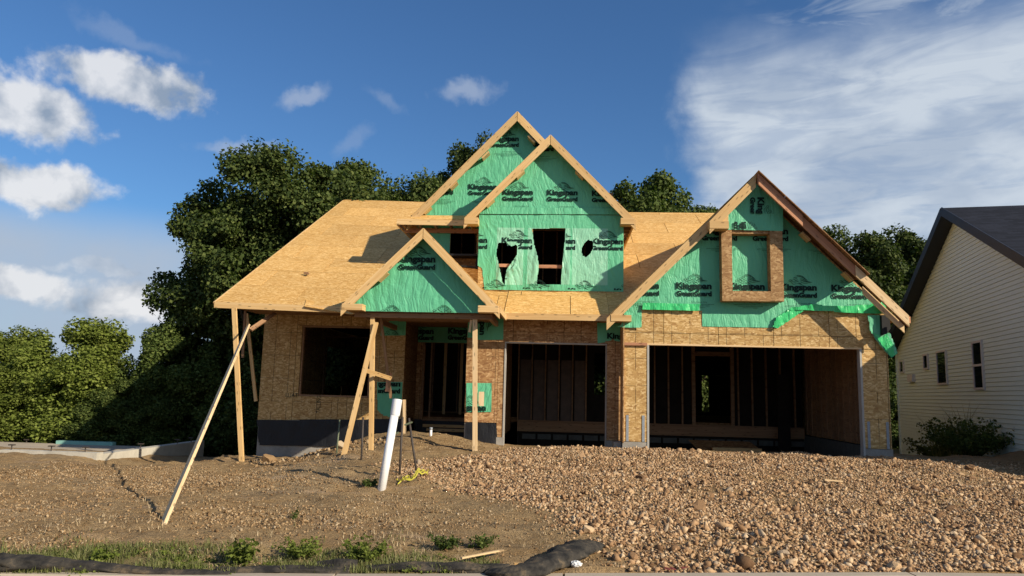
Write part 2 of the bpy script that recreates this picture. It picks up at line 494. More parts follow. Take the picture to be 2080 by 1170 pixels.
class MB:
    """collects polygons; build() links them as one mesh"""
    def __init__(s):
        s.v, s.f, s.uv = [], [], []
    def poly(s, pts, uv):
        i = len(s.v)
        s.v += [tuple(p) for p in pts]
        s.f.append(tuple(range(i, i + len(pts))))
        s.uv.append([tuple(u[:2]) for u in uv])
    def prism(s, poly, fr, n0, n1):
        k = len(poly)
        i = len(s.v)
        s.v += [tuple(fr.p(u, v, n1)) for u, v in poly] + [tuple(fr.p(u, v, n0)) for u, v in poly]
        s.f.append(tuple(range(i, i + k)))
        s.uv.append([tuple(p) for p in poly])
        s.f.append(tuple(range(i + 2 * k - 1, i + k - 1, -1)))
        s.uv.append([tuple(p) for p in poly[::-1]])
        for a in range(k):
            b = (a + 1) % k
            s.f.append((i + a, i + k + a, i + k + b, i + b))
            L = math.dist(poly[a], poly[b])
            s.uv.append([(0, n1), (0, n0), (L, n0), (L, n1)])
    def board(s, p0, p1, w, t, up=(0, 0, 1), off=0.0):
        """a board from p0 to p1: w measured along up-ish, t across"""
        p0, p1 = Vector(p0), Vector(p1)
        d = (p1 - p0)
        L = d.length
        d.normalize()
        upv = Vector(up)
        side = d.cross(upv)
        if side.length < 1e-4:
            side = d.cross(Vector((1, 0, 0)))
        side.normalize()
        u2 = side.cross(d).normalized()
        i = len(s.v)
        for q in (p0, p1):
            for a, b in ((-1, -1), (1, -1), (1, 1), (-1, 1)):
                s.v.append(tuple(q + side * (a * t / 2) + u2 * (b * w / 2)))
        quads = [(0, 1, 2, 3), (7, 6, 5, 4), (0, 4, 5, 1), (1, 5, 6, 2), (2, 6, 7, 3), (3, 7, 4, 0)]
        uvq = [[(0, 0), (t, 0), (t, w), (0, w)], [(0, 0), (t, 0), (t, w), (0, w)],
               [(0, off), (L, off), (L, off + t), (0, off + t)], [(0, off), (L, off), (L, off + w), (0, off + w)],
               [(0, off), (L, off), (L, off + t), (0, off + t)], [(0, off), (L, off), (L, off + w), (0, off + w)]]
        for q, u in zip(quads, uvq):
            s.f.append(tuple(i + k for k in q))
            s.uv.append(u)
    def box(s, x0, x1, y0, y1, z0, z1):
        s.board((x0, (y0 + y1) / 2, (z0 + z1) / 2), (x1, (y0 + y1) / 2, (z0 + z1) / 2), z1 - z0, y1 - y0)
    def build(s, name, mat, parent=None):
        return mesh_obj(name, s.v, s.f, mat, parent, s.uv)

def board(name, p0, p1, w, t, mat, parent=None, up=(0, 0, 1)):
    m = MB()
    m.board(p0, p1, w, t, up)
    return m.build(name, mat, parent)

def box(name, x0, x1, y0, y1, z0, z1, mat, parent=None):
    m = MB()
    m.box(x0, x1, y0, y1, z0, z1)
    return m.build(name, mat, parent)

def clip_half(poly, a, b, c):
    """keep a*u+b*v<=c"""
    outp = []
    for i in range(len(poly)):
        p, q = poly[i], poly[(i + 1) % len(poly)]
        dp, dq = a * p[0] + b * p[1] - c, a * q[0] + b * q[1] - c
        if dp <= 0:
            outp.append(p)
        if dp * dq < 0:
            t = dp / (dp - dq)
            outp.append((p[0] + t * (q[0] - p[0]), p[1] + t * (q[1] - p[1])))
    return outp

def area(poly):
    return abs(sum(poly[i][0] * poly[(i + 1) % len(poly)][1] - poly[(i + 1) % len(poly)][0] * poly[i][1] for i in range(len(poly)))) / 2

def convex_planes(outline):
    res = []
    n = len(outline)
    s = sum(outline[i][0] * outline[(i + 1) % n][1] - outline[(i + 1) % n][0] * outline[i][1] for i in range(n))
    if s < 0:
        outline = outline[::-1]
    for i in range(n):
        p, q = outline[i], outline[(i + 1) % n]
        a, b = q[1] - p[1], -(q[0] - p[0])
        res.append((a, b, a * p[0] + b * p[1]))
    return res

def sub_rect(r, h):
    x0, x1, y0, y1 = r
    hx0, hx1, hy0, hy1 = h
    if hx0 >= x1 or hx1 <= x0 or hy0 >= y1 or hy1 <= y0:
        return [r]
    o = []
    if y0 < hy0:
        o.append((x0, x1, y0, hy0))
    if y1 > hy1:
        o.append((x0, x1, hy1, y1))
    a, b = max(y0, hy0), min(y1, hy1)
    if x0 < hx0:
        o.append((x0, hx0, a, b))
    if x1 > hx1:
        o.append((hx1, x1, a, b))
    return o

def sheets(name, fr, outline, mat, parent, size=(2.44, 1.22), holes=(), stagger=True, th=.012, gap=.003, start=(0, 0)):
    """real panel boards laid over a convex outline of a plane, cut round rectangular holes"""
    us = [p[0] for p in outline]
    vs_ = [p[1] for p in outline]
    pl = convex_planes(outline)
    row = 0
    v = min(vs_) - start[1]
    while v < max(vs_):
        u = min(us) - start[0] - (size[0] / 2 if (stagger and row % 2) else 0)
        while u < max(us):
            rects = [(u, u + size[0], v, v + size[1])]
            for h in holes:
                rects = [x for r in rects for x in sub_rect(r, h)]
            for (a, b, c, d) in rects:
                poly = [(a + gap / 2, c + gap / 2), (b - gap / 2, c + gap / 2), (b - gap / 2, d - gap / 2), (a + gap / 2, d - gap / 2)]
                for (pa, pb, pc) in pl:
                    poly = clip_half(poly, pa, pb, pc)
                    if len(poly) < 3:
                        break
                if len(poly) >= 3 and area(poly) > .01:
                    m = MB()
                    j = random.uniform(0, .003)
                    m.prism(poly, fr, -th + j, j)
                    m.build(name, mat, parent)
            u += size[0]
        v += size[1]
        row += 1

def pt_in(poly, x, y):
    c = False
    n = len(poly)
    j = n - 1
    for i in range(n):
        xi, yi = poly[i]
        xj, yj = poly[j]
        if (yi > y) != (yj > y) and x < (xj - xi) * (y - yi) / (yj - yi) + xi:
            c = not c
        j = i
    return c

def nearest_on(poly, x, y):
    best = (1e9, None)
    n = len(poly)
    for i in range(n):
        ax, ay = poly[i]
        bx, by = poly[(i + 1) % n]
        dx, dy = bx - ax, by - ay
        t = max(0, min(1, ((x - ax) * dx + (y - ay) * dy) / (dx * dx + dy * dy + 1e-12)))
        px, py = ax + t * dx, ay + t * dy
        d = math.hypot(px - x, py - y)
        if d < best[0]:
            best = (d, (px, py))
    return best

def cloth(name, fr, outline, mats, parent, holes=(), res=.035, amp=.008, disp=None, second=None, snapout=True, seed=0.0):
    """wrinkled sheet: grid clipped to a polygon outline with torn holes, real relief"""
    us = [p[0] for p in outline]
    vs_ = [p[1] for p in outline]
    nu = max(2, int((max(us) - min(us)) / res))
    nv = max(2, int((max(vs_) - min(vs_)) / res))
    du, dv = (max(us) - min(us)) / nu, (max(vs_) - min(vs_)) / nv
    idx = {}
    verts, faces, uvs, mi = [], [], [], []
    pos = []
    def vert(i, j):
        k = (i, j)
        if k in idx:
            return idx[k]
        u, v = min(us) + i * du, min(vs_) + j * dv
        if not pt_in(outline, u, v):
            d, q = nearest_on(outline, u, v)
            if d < max(du, dv) * 1.5:
                u, v = q
        for h in holes:
            if pt_in(h, u, v):
                d, q = nearest_on(h, u, v)
                u, v = q
        n = amp * (noise.noise(Vector((u * 5.0 + seed, v * 1.6, seed))) + .6 * noise.noise(Vector((u * 13 + v * 3, v * 5, seed + 4))))
        if disp:
            n += disp(u, v)
        verts.append(tuple(fr.p(u, v, n + amp)))
        pos.append((u, v))
        idx[k] = len(verts) - 1
        return idx[k]
    for i in range(nu):
        for j in range(nv):
            cu, cv = min(us) + (i + .5) * du, min(vs_) + (j + .5) * dv
            if not pt_in(outline, cu, cv):
                continue
            if any(pt_in(h, cu, cv) for h in holes):
                continue
            q = (vert(i, j), vert(i + 1, j), vert(i + 1, j + 1), vert(i, j + 1))
            faces.append(q)
            uvs.append([pos[a] for a in q])
            mi.append(1 if (second and second(cu, cv)) else 0)
    me = bpy.data.meshes.new(name)
    me.from_pydata(verts, [], faces)
    ul = me.uv_layers.new(name='UVMap')
    ul.data.foreach_set('uv', [c for f in uvs for uv in f for c in uv])
    for m_ in mats:
        me.materials.append(m_)
    me.polygons.foreach_set('material_index', mi)
    me.polygons.foreach_set('use_smooth', [True] * len(faces))
    me.update()
    return new_obj(name, me, parent)

def tube(m, pts, radii, seg=8, cap=True):
    """append a tube along pts to MB m"""
    rings = []
    for i, p in enumerate(pts):
        p = Vector(p)
        d = (Vector(pts[min(i + 1, len(pts) - 1)]) - Vector(pts[max(i - 1, 0)])).normalized()
        s_ = d.cross(Vector((0, 0, 1)))
        if s_.length < .05:
            s_ = d.cross(Vector((0, 1, 0)))
        s_.normalize()
        t = s_.cross(d)
        base = len(m.v)
        for k in range(seg):
            a = 2 * math.pi * k / seg
            m.v.append(tuple(p + (s_ * math.cos(a) + t * math.sin(a)) * radii[i]))
        rings.append(base)
    for i in range(len(rings) - 1):
        for k in range(seg):
            k2 = (k + 1) % seg
            m.f.append((rings[i] + k, rings[i] + k2, rings[i + 1] + k2, rings[i + 1] + k))
            m.uv.append([(0, 0), (.1, 0), (.1, .1), (0, .1)])
    if cap:
        m.f.append(tuple(rings[0] + k for k in range(seg))[::-1])
        m.uv.append([(0, 0)] * seg)
        m.f.append(tuple(rings[-1] + k for k in range(seg)))
        m.uv.append([(0, 0)] * seg)

def cyl(name, p0, p1, r0, r1, mat, parent=None, seg=12, smooth=True):
    m = MB()
    tube(m, [p0, p1], [r0, r1], seg)
    o = m.build(name, mat, parent)
    if smooth:
        for p in o.data.polygons:
            p.use_smooth = len(p.vertices) == 4
    return o


# ------------------------------------------------------------------ terrain
def sst(a, b, x):
    t = max(0.0, min(1.0, (x - a) / (b - a)))
    return t * t * (3 - 2 * t)

def kerb_y(x):
    return 6.8 + .19 * max(-40, min(40, x))

SC = [(-5.6, 15.6), (-4.6, 14.6), (-3.9, 13.4), (-3.0, 12.0), (-2.4, 11.3)]
def scarp(x, y):
    best = 1e9
    sg = 1
    for (ax, ay), (bx, by) in zip(SC, SC[1:]):
        dx, dy = bx - ax, by - ay
        t = max(0, min(1, ((x - ax) * dx + (y - ay) * dy) / (dx * dx + dy * dy)))
        px, py = ax + t * dx, ay + t * dy
        d = math.hypot(x - px, y - py)
        if d < best:
            best = d
            sg = 1 if dx * (y - ay) - dy * (x - ax) > 0 else -1
    return best * sg

def H(x, y, detail=True):
    v = y - kerb_y(x)
    if v < 0:
        return -.02
    zr = .04 + .36 * sst(0, 9.3, v + .4)
    zc = .04 + .06 * sst(0, 2, v) + .24 * sst(3.0, 9.0, v)
    zl = .04 - .02 * sst(0, 3, v) - .15 * sst(2, 9.5, v)
    w1 = sst(-1.6, .9, x)
    w2 = sst(-6.6, -3.6, x + (y - 14) * -.10)
    z = zl * (1 - w2) + zc * w2
    z = z * (1 - w1) + zr * w1
    # mounds of excavated soil at the porch
    z += .25 * math.exp(-((x + 3.0) / 1.15) ** 2 - ((y - 17.3) / 1.1) ** 2)
    z += .18 * math.exp(-((x + 5.4) / .8) ** 2 - ((y - 17.1) / .7) ** 2)
    # crest of the gravel heap
    z += .06 * noise.noise(Vector((x * 1.1, y * 1.6, 12))) * sst(-1.4, .4, x) if detail else 0
    z += .10 * math.exp(-((y - 14.9 + .12 * (x - 3)) / 1.5) ** 2) * sst(-1.6, .2, x) * sst(9.5, 6.5, x)
    z += .07 * math.exp(-((x + 1.6) / 1.4) ** 2 - ((y - 13.6) / 1.0) ** 2)
    z += .40 * math.exp(-((x + 4.6) / 1.15) ** 2 - ((y - 18.6) / 1.1) ** 2)
    if -6 < x < -1.5 and 10 < y < 17:
        d = scarp(x, y)
        z += .06 * sst(-.12, .12, d) * sst(1.4, .4, abs(d)) * sst(10.8, 11.8, y) * sst(16.6, 15.6, y)
    # falls away behind the houses and at the left side
    z -= 0.75 * sst(17.5, 26, y) * (1 if (x < -7.4 or x > 7.3) else 1)
    if x > 7.2:
        z -= .10 * sst(7.2, 9, x) * sst(18, 14, y)
    if x < -8.3:
        z -= .42 * math.exp(-((x + 9.7) / 1.2) ** 2 - ((y - 18.3) / 1.7) ** 2)
    # inside the garage the slab is not poured yet
    if y > 17.2 and -1.5 < x < 7.2:
        z = min(z, .37 - .27 * sst(17.2 + (.9 if x < 1.3 else 0), 19.2 + (.9 if x < 1.3 else 0), y))
    if detail:
        lf = sst(-.5, -2.5, x)
        z += (.030 + .02 * lf) * noise.noise(Vector((x * .9, y * .9, 3.1))) + (.022 + .014 * lf) * noise.noise(Vector((x * 2.7, y * 2.7, 7.7)))
        z += .030 * lf * max(0, noise.noise(Vector((x * 1.7, y * 4.5, 21))))
        z += (.016 + .014 * lf) * noise.noise(Vector((x * 7, y * 7, 1.3))) + .009 * noise.noise(Vector((x * 19, y * 19, 5.3)))
    return z

def axis(lo, hi, step, far):
    a = list(np.arange(lo, hi + 1e-6, step))
    d = step
    l, r = [], []
    x = lo
    while x > -far:
        d *= 1.35
        x -= d
        l.append(x)
    d = step
    x = hi
    while x < far:
        d *= 1.35
        x += d
        r.append(x)
    return l[::-1] + a + r

def build_ground():
    xs = axis(-15, 13.5, .085, 900)
    vsx = list(np.arange(0, 13, .085))
    d = .085
    while vsx[-1] < 1500:
        d *= 1.3
        vsx.append(vsx[-1] + d)
    vv, ff = [], []
    for v in vsx:
        for x in xs:
            y = kerb_y(x) + v
            vv.append((x, y, H(x, y) if v > 0 else .03))
    nx = len(xs)
    for j in range(len(vsx) - 1):
        for i in range(nx - 1):
            a = j * nx + i
            ff.append((a, a + 1, a + nx + 1, a + nx))
    o = mesh_obj('ground', vv, ff, M['dirt'], smooth=True)
    o['kind'] = 'structure'
    # kerb and road, following the street's own line
    m = MB()
    for (x0, x1) in ((-60, -1.9), (-1.88, .02), (.04, 3.2), (3.22, 60)):
        p = []
        for x in (x0, x1):
            p.append((x, kerb_y(x)))
        (xa, ya), (xb, yb) = p
        i = len(m.v)
        prof = [(.01, -.3), (.01, .045), (-.14, .048), (-.17, .01), (-.55, -.07), (-.55, -.3)]
        for (xx, yy) in p:
            for (dy, z) in prof:
                m.v.append((xx, yy + dy, z))
        k = len(prof)
        for a in range(k):
            b = (a + 1) % k
            m.f.append((i + a, i + k + a, i + k + b, i + b))
            m.uv.append([(0, 0)] * 4)
        m.f.append(tuple(i + a for a in range(k)))
        m.uv.append([(0, 0)] * k)
        m.f.append(tuple(i + k + a for a in range(k))[::-1])
        m.uv.append([(0, 0)] * k)
    k = m.build('kerb', M['kerb'])
    k['kind'] = 'structure'
    m = MB()
    pts = [(-900, kerb_y(-900) - .5, -.09), (-900, -900, -.09), (900, -900, -.09), (900, kerb_y(900) - .5, -.09), (40, kerb_y(40) - .5, -.09), (-40, kerb_y(-40) - .5, -.09)]
    m.poly(pts[::1], [(0, 0)] * 6)
    r = m.build('road', M['asphalt'])
    r['kind'] = 'structure'
build_ground()


# ------------------------------------------------------------------ the house under construction
house = empty('house', (0, 17, .4), 'half built house of raw strand board, framing lumber and green house wrap', 'house')

def wx(name, *a, **k):
    pass

# frames (u to the right, v up, normal to the viewer) for walls facing the street
def wall_frame(y):
    # U x V must point to -Y: U=+X, V=+Z -> N = X x Z = -Y
    return Frame((0, y, 0), (1, 0, 0), (0, 0, 1))

YG, YS, YB, YSG = 17.06, 17.8, 19.80, 18.49
YE, YL, YD = 17.15, 19.5, 21.1      # eave line, recessed left wall, entry door wall
PITCH = 0.525
LR = math.sqrt(1 + PITCH * PITCH)

# concrete foundation
def foundation():
    c = M['concrete']
    box('foundation_wall', 1.34, 1.92, YG, YG + .2, -.4, .575, c, house)
    box('foundation_wall', 6.57, 7.19, YG, YG + .2, -.4, .575, c, house)
    box('foundation_wall', .99, 1.335, YS, YS + .2, -.4, .545, c, house)
    box('foundation_wall', -1.56, -1.38, YS - .02, YS + .2, -.4, .545, c, house)
    box('foundation_wall', -8.05, -4.20, YL + .02, YL + .2, -.9, .80, c, house)
    box('foundation_wall', -2.33, -1.57, YS + .02, YS + .2, -.6, .85, c, house)
    box('foundation_wall', -8.06, -7.86, YL + .21, 31.5, -1.4, .80, c, house)
    box('foundation_wall', 6.99, 7.18, YG + .21, 31.5, -1.4, .575, M['sill'], house)
    box('foundation_wall', -4.19, -2.34, YD + .02, YD + .2, -.6, .78, c, house)
    box('foundation_wall', -7.85, 6.98, 31.3, 31.5, -1.6, .85, c, house)
    box('foundation_wall', 1.16, 1.33, YG + .21, YS + .2, -.4, .545, c, house)
foundation()

# --- street-side wall sheathing
fG, fS = wall_frame(YG), wall_frame(YS)
GAP_L, GAP_R, GAP_T = 1.93, 6.56, 2.745
AX, AZ_ = 4.25, 6.63                     # garage ridge
gable_out = [(1.34, .58), (7.17, .58), (7.17, 3.62), (AX, 6.5), (1.34, 3.62)]
sheets('wall_sheet', fG, gable_out, M['osb_wall'], house, (1.22, 2.44), [(GAP_L, GAP_R, 0, GAP_T)], False, .03, .011, (.3, .0))
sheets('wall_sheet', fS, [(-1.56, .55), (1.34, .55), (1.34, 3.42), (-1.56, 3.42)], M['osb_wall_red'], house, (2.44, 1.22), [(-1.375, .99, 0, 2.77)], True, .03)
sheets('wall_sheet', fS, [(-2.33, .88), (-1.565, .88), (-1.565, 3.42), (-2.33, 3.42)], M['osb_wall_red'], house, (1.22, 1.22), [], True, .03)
fL = wall_frame(YL)
sheets('wall_sheet', fL, [(-8.07, .71), (-4.20, .83), (-4.20, 3.6), (-8.07, 3.7)], M['osb_wall'], house, (1.22, 3.1), [(-7.01, -5.12, 1.37, 3.245)], False, .03, .011, (.3, 0))
# recessed entry
fE = wall_frame(YD)
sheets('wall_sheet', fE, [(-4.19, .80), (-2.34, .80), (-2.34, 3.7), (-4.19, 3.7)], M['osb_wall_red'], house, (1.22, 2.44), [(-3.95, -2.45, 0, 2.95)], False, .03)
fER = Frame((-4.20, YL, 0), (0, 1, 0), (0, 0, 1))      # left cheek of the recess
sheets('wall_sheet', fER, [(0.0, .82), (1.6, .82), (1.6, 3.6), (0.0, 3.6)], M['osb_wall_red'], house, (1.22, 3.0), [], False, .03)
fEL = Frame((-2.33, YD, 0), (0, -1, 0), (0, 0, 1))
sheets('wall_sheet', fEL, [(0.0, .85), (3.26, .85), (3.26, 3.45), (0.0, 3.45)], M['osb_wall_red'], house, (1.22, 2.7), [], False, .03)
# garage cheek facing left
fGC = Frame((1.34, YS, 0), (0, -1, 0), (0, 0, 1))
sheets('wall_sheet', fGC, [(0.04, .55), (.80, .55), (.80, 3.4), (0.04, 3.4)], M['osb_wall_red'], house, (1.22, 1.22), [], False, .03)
# side and rear walls
fLW = Frame((-8.07, 31.5, 0), (0, -1, 0), (0, 0, 1))
sheets('wall_sheet', fLW, [(0, .85), (11.98, .75), (11.98, 4.6), (4.7, 8.2), (0, 3.5)], M['osb_wall'], house, (2.44, 2.44), [(4.7, 6.6, 1.3, 3.0)], False, .03)
fRW = Frame((7.18, YG, 0), (0, 1, 0), (0, 0, 1))
sheets('wall_sheet', fRW, [(0.03, .58), (14.4, .58), (14.4, 3.4), (8.8, 7.9), (0.03, 3.35)], M['osb_wall'], house, (2.44, 2.44), [], False, .03)
fBW = Frame((7.17, 31.5, 0), (-1, 0, 0), (0, 0, 1))
sheets('wall_sheet', fBW, [(0.03, .85), (15.2, .85), (15.2, 3.6), (0.03, 3.6)], M['indoor_shade'], house, (2.44, 2.44),  # rear wall coloured near black to darken the view inside
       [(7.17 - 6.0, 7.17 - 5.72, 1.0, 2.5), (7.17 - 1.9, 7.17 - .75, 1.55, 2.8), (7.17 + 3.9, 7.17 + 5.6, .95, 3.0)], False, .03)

# --- main roof decks
z_l0 = 3.577
roofL = Frame((-8.34, YE, z_l0), (1, 0, -.025), (0, 1, PITCH))
holeL = [(-4.1 + 8.34, 1.5 + 8.34, (YB - YE) * LR, 20), (-2.2 + 8.34, 1.5 + 8.34, (YSG - YE) * LR, 20)]
sheets('roof_sheet', roofL, [(0, 0), (6.93, 0), (6.93, 9.70 * LR), (0, 9.66 * LR)], M['osb_roof'], house, (2.44, 1.22), holeL, True, .016, .015, (.6, 0))
roofR = Frame((-1.4, YE, 3.426), (1, 0, 0), (0, 1, PITCH))
holeR = [(-1, 1.46 + 1.4, (YSG - YE) * LR, 20)]
sheets('roof_sheet', roofR, [(0, 0), (2.43, 0), (2.43, 8.75 * LR), (0, 8.75 * LR)], M['osb_roof'], house, (2.44, 1.22), holeR, True, .016, .015, (.9, 0))
sheets('roof_sheet', roofR, [(2.435, 0), (8.7, 3.4), (8.7, 8.75 * LR), (2.435, 8.75 * LR)], M['osb_roof'], house, (2.44, 1.22), [], True, .016, .015, (.2, .12))
# rear slopes, plain decking out of sight
back = Frame((7.4, 31.6, 3.4), (-1, 0, 0), (0, -4.8, 5.2))
sheets('roof_sheet', back, [(8.81, 0), (15.74, 0), (15.74, 7.0), (8.81, 6.95)], M['osb_roof'], house, (4.88, 2.44), [], True, .016)
back2 = Frame((7.4, 31.6, 3.4), (-1, 0, 0), (0, -5.72, 4.6))
sheets('roof_sheet', back2, [(0, 0), (8.80, 0), (8.80, 7.30), (0, 7.30)], M['osb_roof'], house, (4.88, 2.44), [], True, .016)

# fascia, left run (sags slightly to the right) and middle run
def fas(p0, p1, w=.145, t=.04, mat='lumber', name='fascia_board'):
    return board(name, p0, p1, w, t, M[mat], house)
fas((-8.34, YE - .03, 3.50), (-4.45, YE - .03, 3.415), .15)
fas((-1.36, YE - .03, 3.35), (1.04, YE - .03, 3.35), .145)
# rake board at the left edge of the roof
fas((-8.355, YE - .01, 3.495), (-8.355, 26.75, 8.535), .15)
# lifted roof sheet end at the eave left of the porch gable
m = MB()
m.prism([(0, 0), (1.15, .0), (1.42, .30), (-.1, .42)], Frame((-6.12, YE - .10, 3.490), (1, 0, -.145), (0, 1, .50)), -.012, .004)
m.build('loose_roof_sheet', M['osb_roof'], house)
# rafter tails and sub-fascia under the eaves
for i in range(12):
    x = -8.0 + i * .61
    z = z_l0 - .025 * (x + 8.34)
    if x < -1.6:
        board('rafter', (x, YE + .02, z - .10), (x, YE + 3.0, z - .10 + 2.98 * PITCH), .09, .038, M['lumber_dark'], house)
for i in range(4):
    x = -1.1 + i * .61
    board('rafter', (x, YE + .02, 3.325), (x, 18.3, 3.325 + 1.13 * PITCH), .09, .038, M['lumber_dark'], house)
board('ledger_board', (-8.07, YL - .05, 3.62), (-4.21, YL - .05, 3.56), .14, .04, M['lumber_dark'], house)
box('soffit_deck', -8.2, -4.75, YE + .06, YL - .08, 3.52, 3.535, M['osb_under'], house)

# --- garage gable roof (slope 1 in 1)
def gable_roof(cx, zr, half, y0l, y0r, y1l, y1r, sag=0, mat='osb_roof', slope=1.0, vmax_l=None):
    S = math.sqrt(1 + slope * slope)
    L = half * S
    fl = Frame((cx - half, y0l, zr - half * slope), (0, -1, 0), (1, 0, slope))      # left slope: U toward viewer
    # N = U x V = (-Y) x (X+Z) -> pointing up-left
    sheets('roof_sheet', fl, [(-(y1l - y0l), 0), (0, 0), (0, L), (-(y1l - y0l), L)], M[mat], house, (2.44, 1.22), [], True, .016)
    fr_ = Frame((cx + half, y0r, zr - half * slope), (0, 1, 0), (-1, 0, slope))
    return fl, fr_, L

fl, fr_, L = gable_roof(AX, 6.63, 3.23, 16.78, 16.78, 25.2, 26.0)
# right slope: sheathing laid only from mid slope up, projecting past the rafters; bare rafter below
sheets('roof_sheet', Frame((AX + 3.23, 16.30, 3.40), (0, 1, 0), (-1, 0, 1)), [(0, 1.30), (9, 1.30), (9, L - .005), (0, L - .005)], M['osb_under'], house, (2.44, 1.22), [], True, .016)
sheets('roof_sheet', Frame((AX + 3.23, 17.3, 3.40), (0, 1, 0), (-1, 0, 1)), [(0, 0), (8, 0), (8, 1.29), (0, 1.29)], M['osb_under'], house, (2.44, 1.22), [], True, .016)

def rake(p0, p1, w=.17, t=.04, mat='lumber', name='rake_board', y=None):
    """board in the XZ plane whose upper edge runs p0->p1 (x,z) at depth y"""
    d = Vector((p1[0] - p0[0], p1[1] - p0[1])).normalized()
    h = w / abs(d.x)
    g_ = .017 / abs(d.x)
    if p0[0] > p1[0]:
        p0, p1 = p1, p0
    L = math.dist(p0, p1)
    P4 = [(p0[0], p0[1] - h - g_), (p1[0], p1[1] - h - g_), (p1[0], p1[1] - g_), (p0[0], p0[1] - g_)]
    off = random.uniform(0, 5)
    m = MB()
    f, bk = y - t / 2, y + t / 2
    i = 0
    F4 = [(x, f, z) for x, z in P4]
    B4 = [(x, bk, z) for x, z in P4]
    q = [(0 + off, 0), (L + off, 0), (L + off, w), (off, w)]
    m.poly(F4, q)
    m.poly(B4[::-1], q[::-1])
    for a in range(4):
        b = (a + 1) % 4
        m.poly([F4[b], F4[a], B4[a], B4[b]], [(L if a in (0, 2) else .1, 0), (0, 0), (0, t), (L if a in (0, 2) else .1, t)])
    return m.build(name, M[mat], house)

# garage: main left rake, upper bay rakes, right rakes
rake((.95, 3.33), (3.50, 5.88), .19, .04, 'lumber', y=16.76)
rake((3.20, 5.52), (4.232, 6.60), .20, .04, 'lumber', y=16.50)
rake((7.37, 3.47), (4.258, 6.62), .17, .04, 'lumber_red', y=16.46)
rake((7.37, 3.47), (6.30, 4.555), .17, .03, 'lumber_pale', y=16.42)
rake((7.34, 3.28), (6.50, 4.12), .12, .038, 'lumber_pale', y=16.60)
rake((4.268, 6.60), (5.20, 5.66), .18, .04, 'lumber_red', y=16.40)
board('sub_fascia', (7.37, 16.55, 3.36), (7.42, 16.55, 3.36), .14, .2, M['lumber_red'], house)
# boxed returns at the rake ends
def ret(x0, x1, y, z0, z1, depth=.30, mat='lumber'):
    box('eave_return', x0, x1, y, y + depth, z0, z1, M[mat], house)
ret(1.045, 1.50, 16.725, 3.245, 3.385, .32)
ret(3.20, 3.62, 16.47, 5.33, 5.50, .30)
ret(-4.70, -4.26, 15.345, 3.245, 3.375, .28)
ret(-1.80, -1.375, 15.345, 3.245, 3.385, .28)
ret(-2.545, -2.20, 18.14, 5.77, 5.935, .32)
ret(1.36, 1.70, 18.14, 5.80, 5.955, .32)
# triangular side of the upper bay return
m = MB()
m.prism([(3.20, 5.505), (3.62, 5.505), (3.62, 5.86)], wall_frame(16.50), -.03, .0)
m.build('return_cheek', M['lumber'], house)
# eave along the garage left side, running back
fas((1.02, 17.06, 3.33), (1.02, 17.8, 3.33), .14)
# lookouts under the rakes
def lookouts(cx, zr, slope, ys, yw, offs, size=.09, drop=.17, side=0):
    for k, dx in enumerate(offs):
        z = zr - abs(dx) * slope - drop - .03
        s_ = 1 if dx < 0 else -1
        w = .26
        mm = MB()
        a = Vector((cx + dx - s_ * w / 2 * .7, 0, z - w / 2 * .7 * slope))
        b = Vector((cx + dx + s_ * w / 2 * .7, 0, z + w / 2 * .7 * slope))
        if s_ < 0:
            a, b = Vector((cx + dx + w / 2 * .7, 0, z - w / 2 * .7 * slope)), Vector((cx + dx - w / 2 * .7, 0, z + w / 2 * .7 * slope))
        mid = (ys + yw) / 2
        a.y = b.y = mid
        mm.board(a, b, .045, yw - ys, up=(0, 0, 1))
        mm.build('lookout_block', M['lumber'], house)
lookouts(AX, 6.63, 1, 16.80, 17.03, (1.15, 2.05, 2.75), drop=.20)
lookouts(AX, 6.63, 1, 16.80, 17.03, (-1.9,), drop=.2)
lookouts(-.42, 8.08, 1, 18.22, 18.46, (.75, -.75, -1.5), drop=.2)
lookouts(-1.37, 9.1, 1, 19.51, 19.77, (-.85, -1.7, -2.4, .4), drop=.2)
lookouts(-3.03, 5.04, 1, 15.40, 15.63, (-.85,), drop=.18)

# --- projecting bay at the top of the garage gable and the window box under it
m = MB()
m.prism([(3.62, 5.36), (4.87, 5.36), (4.87, 5.95), (AX, 6.50), (3.62, 5.93)], wall_frame(16.77), -.28, 0.0)
m.build('bay_front', M['osb_wall'], house)
cloth('house_wrap', wall_frame(16.765), [(3.60, 5.37), (4.88, 5.35), (4.89, 5.90), (5.02, 5.78), (4.22, 6.53), (3.58, 5.90)], [M['wrap']], house, res=.04, amp=.010, seed=3)
for (x0, x1, z0, z1) in ((3.515, 3.745, 3.745, 5.36), (4.585, 4.865, 3.755, 5.355)):
    box('window_box_side', x0, x1, 16.76, 17.02, z0, z1, M['osb_frame'], house)
box('window_box_sill', 3.747, 4.583, 16.76, 17.02, 3.75, 3.975, M['osb_frame'], house)
box('window_box_head', 3.747, 4.583, 16.80, 17.02, 5.29, 5.355, M['osb_frame'], house)

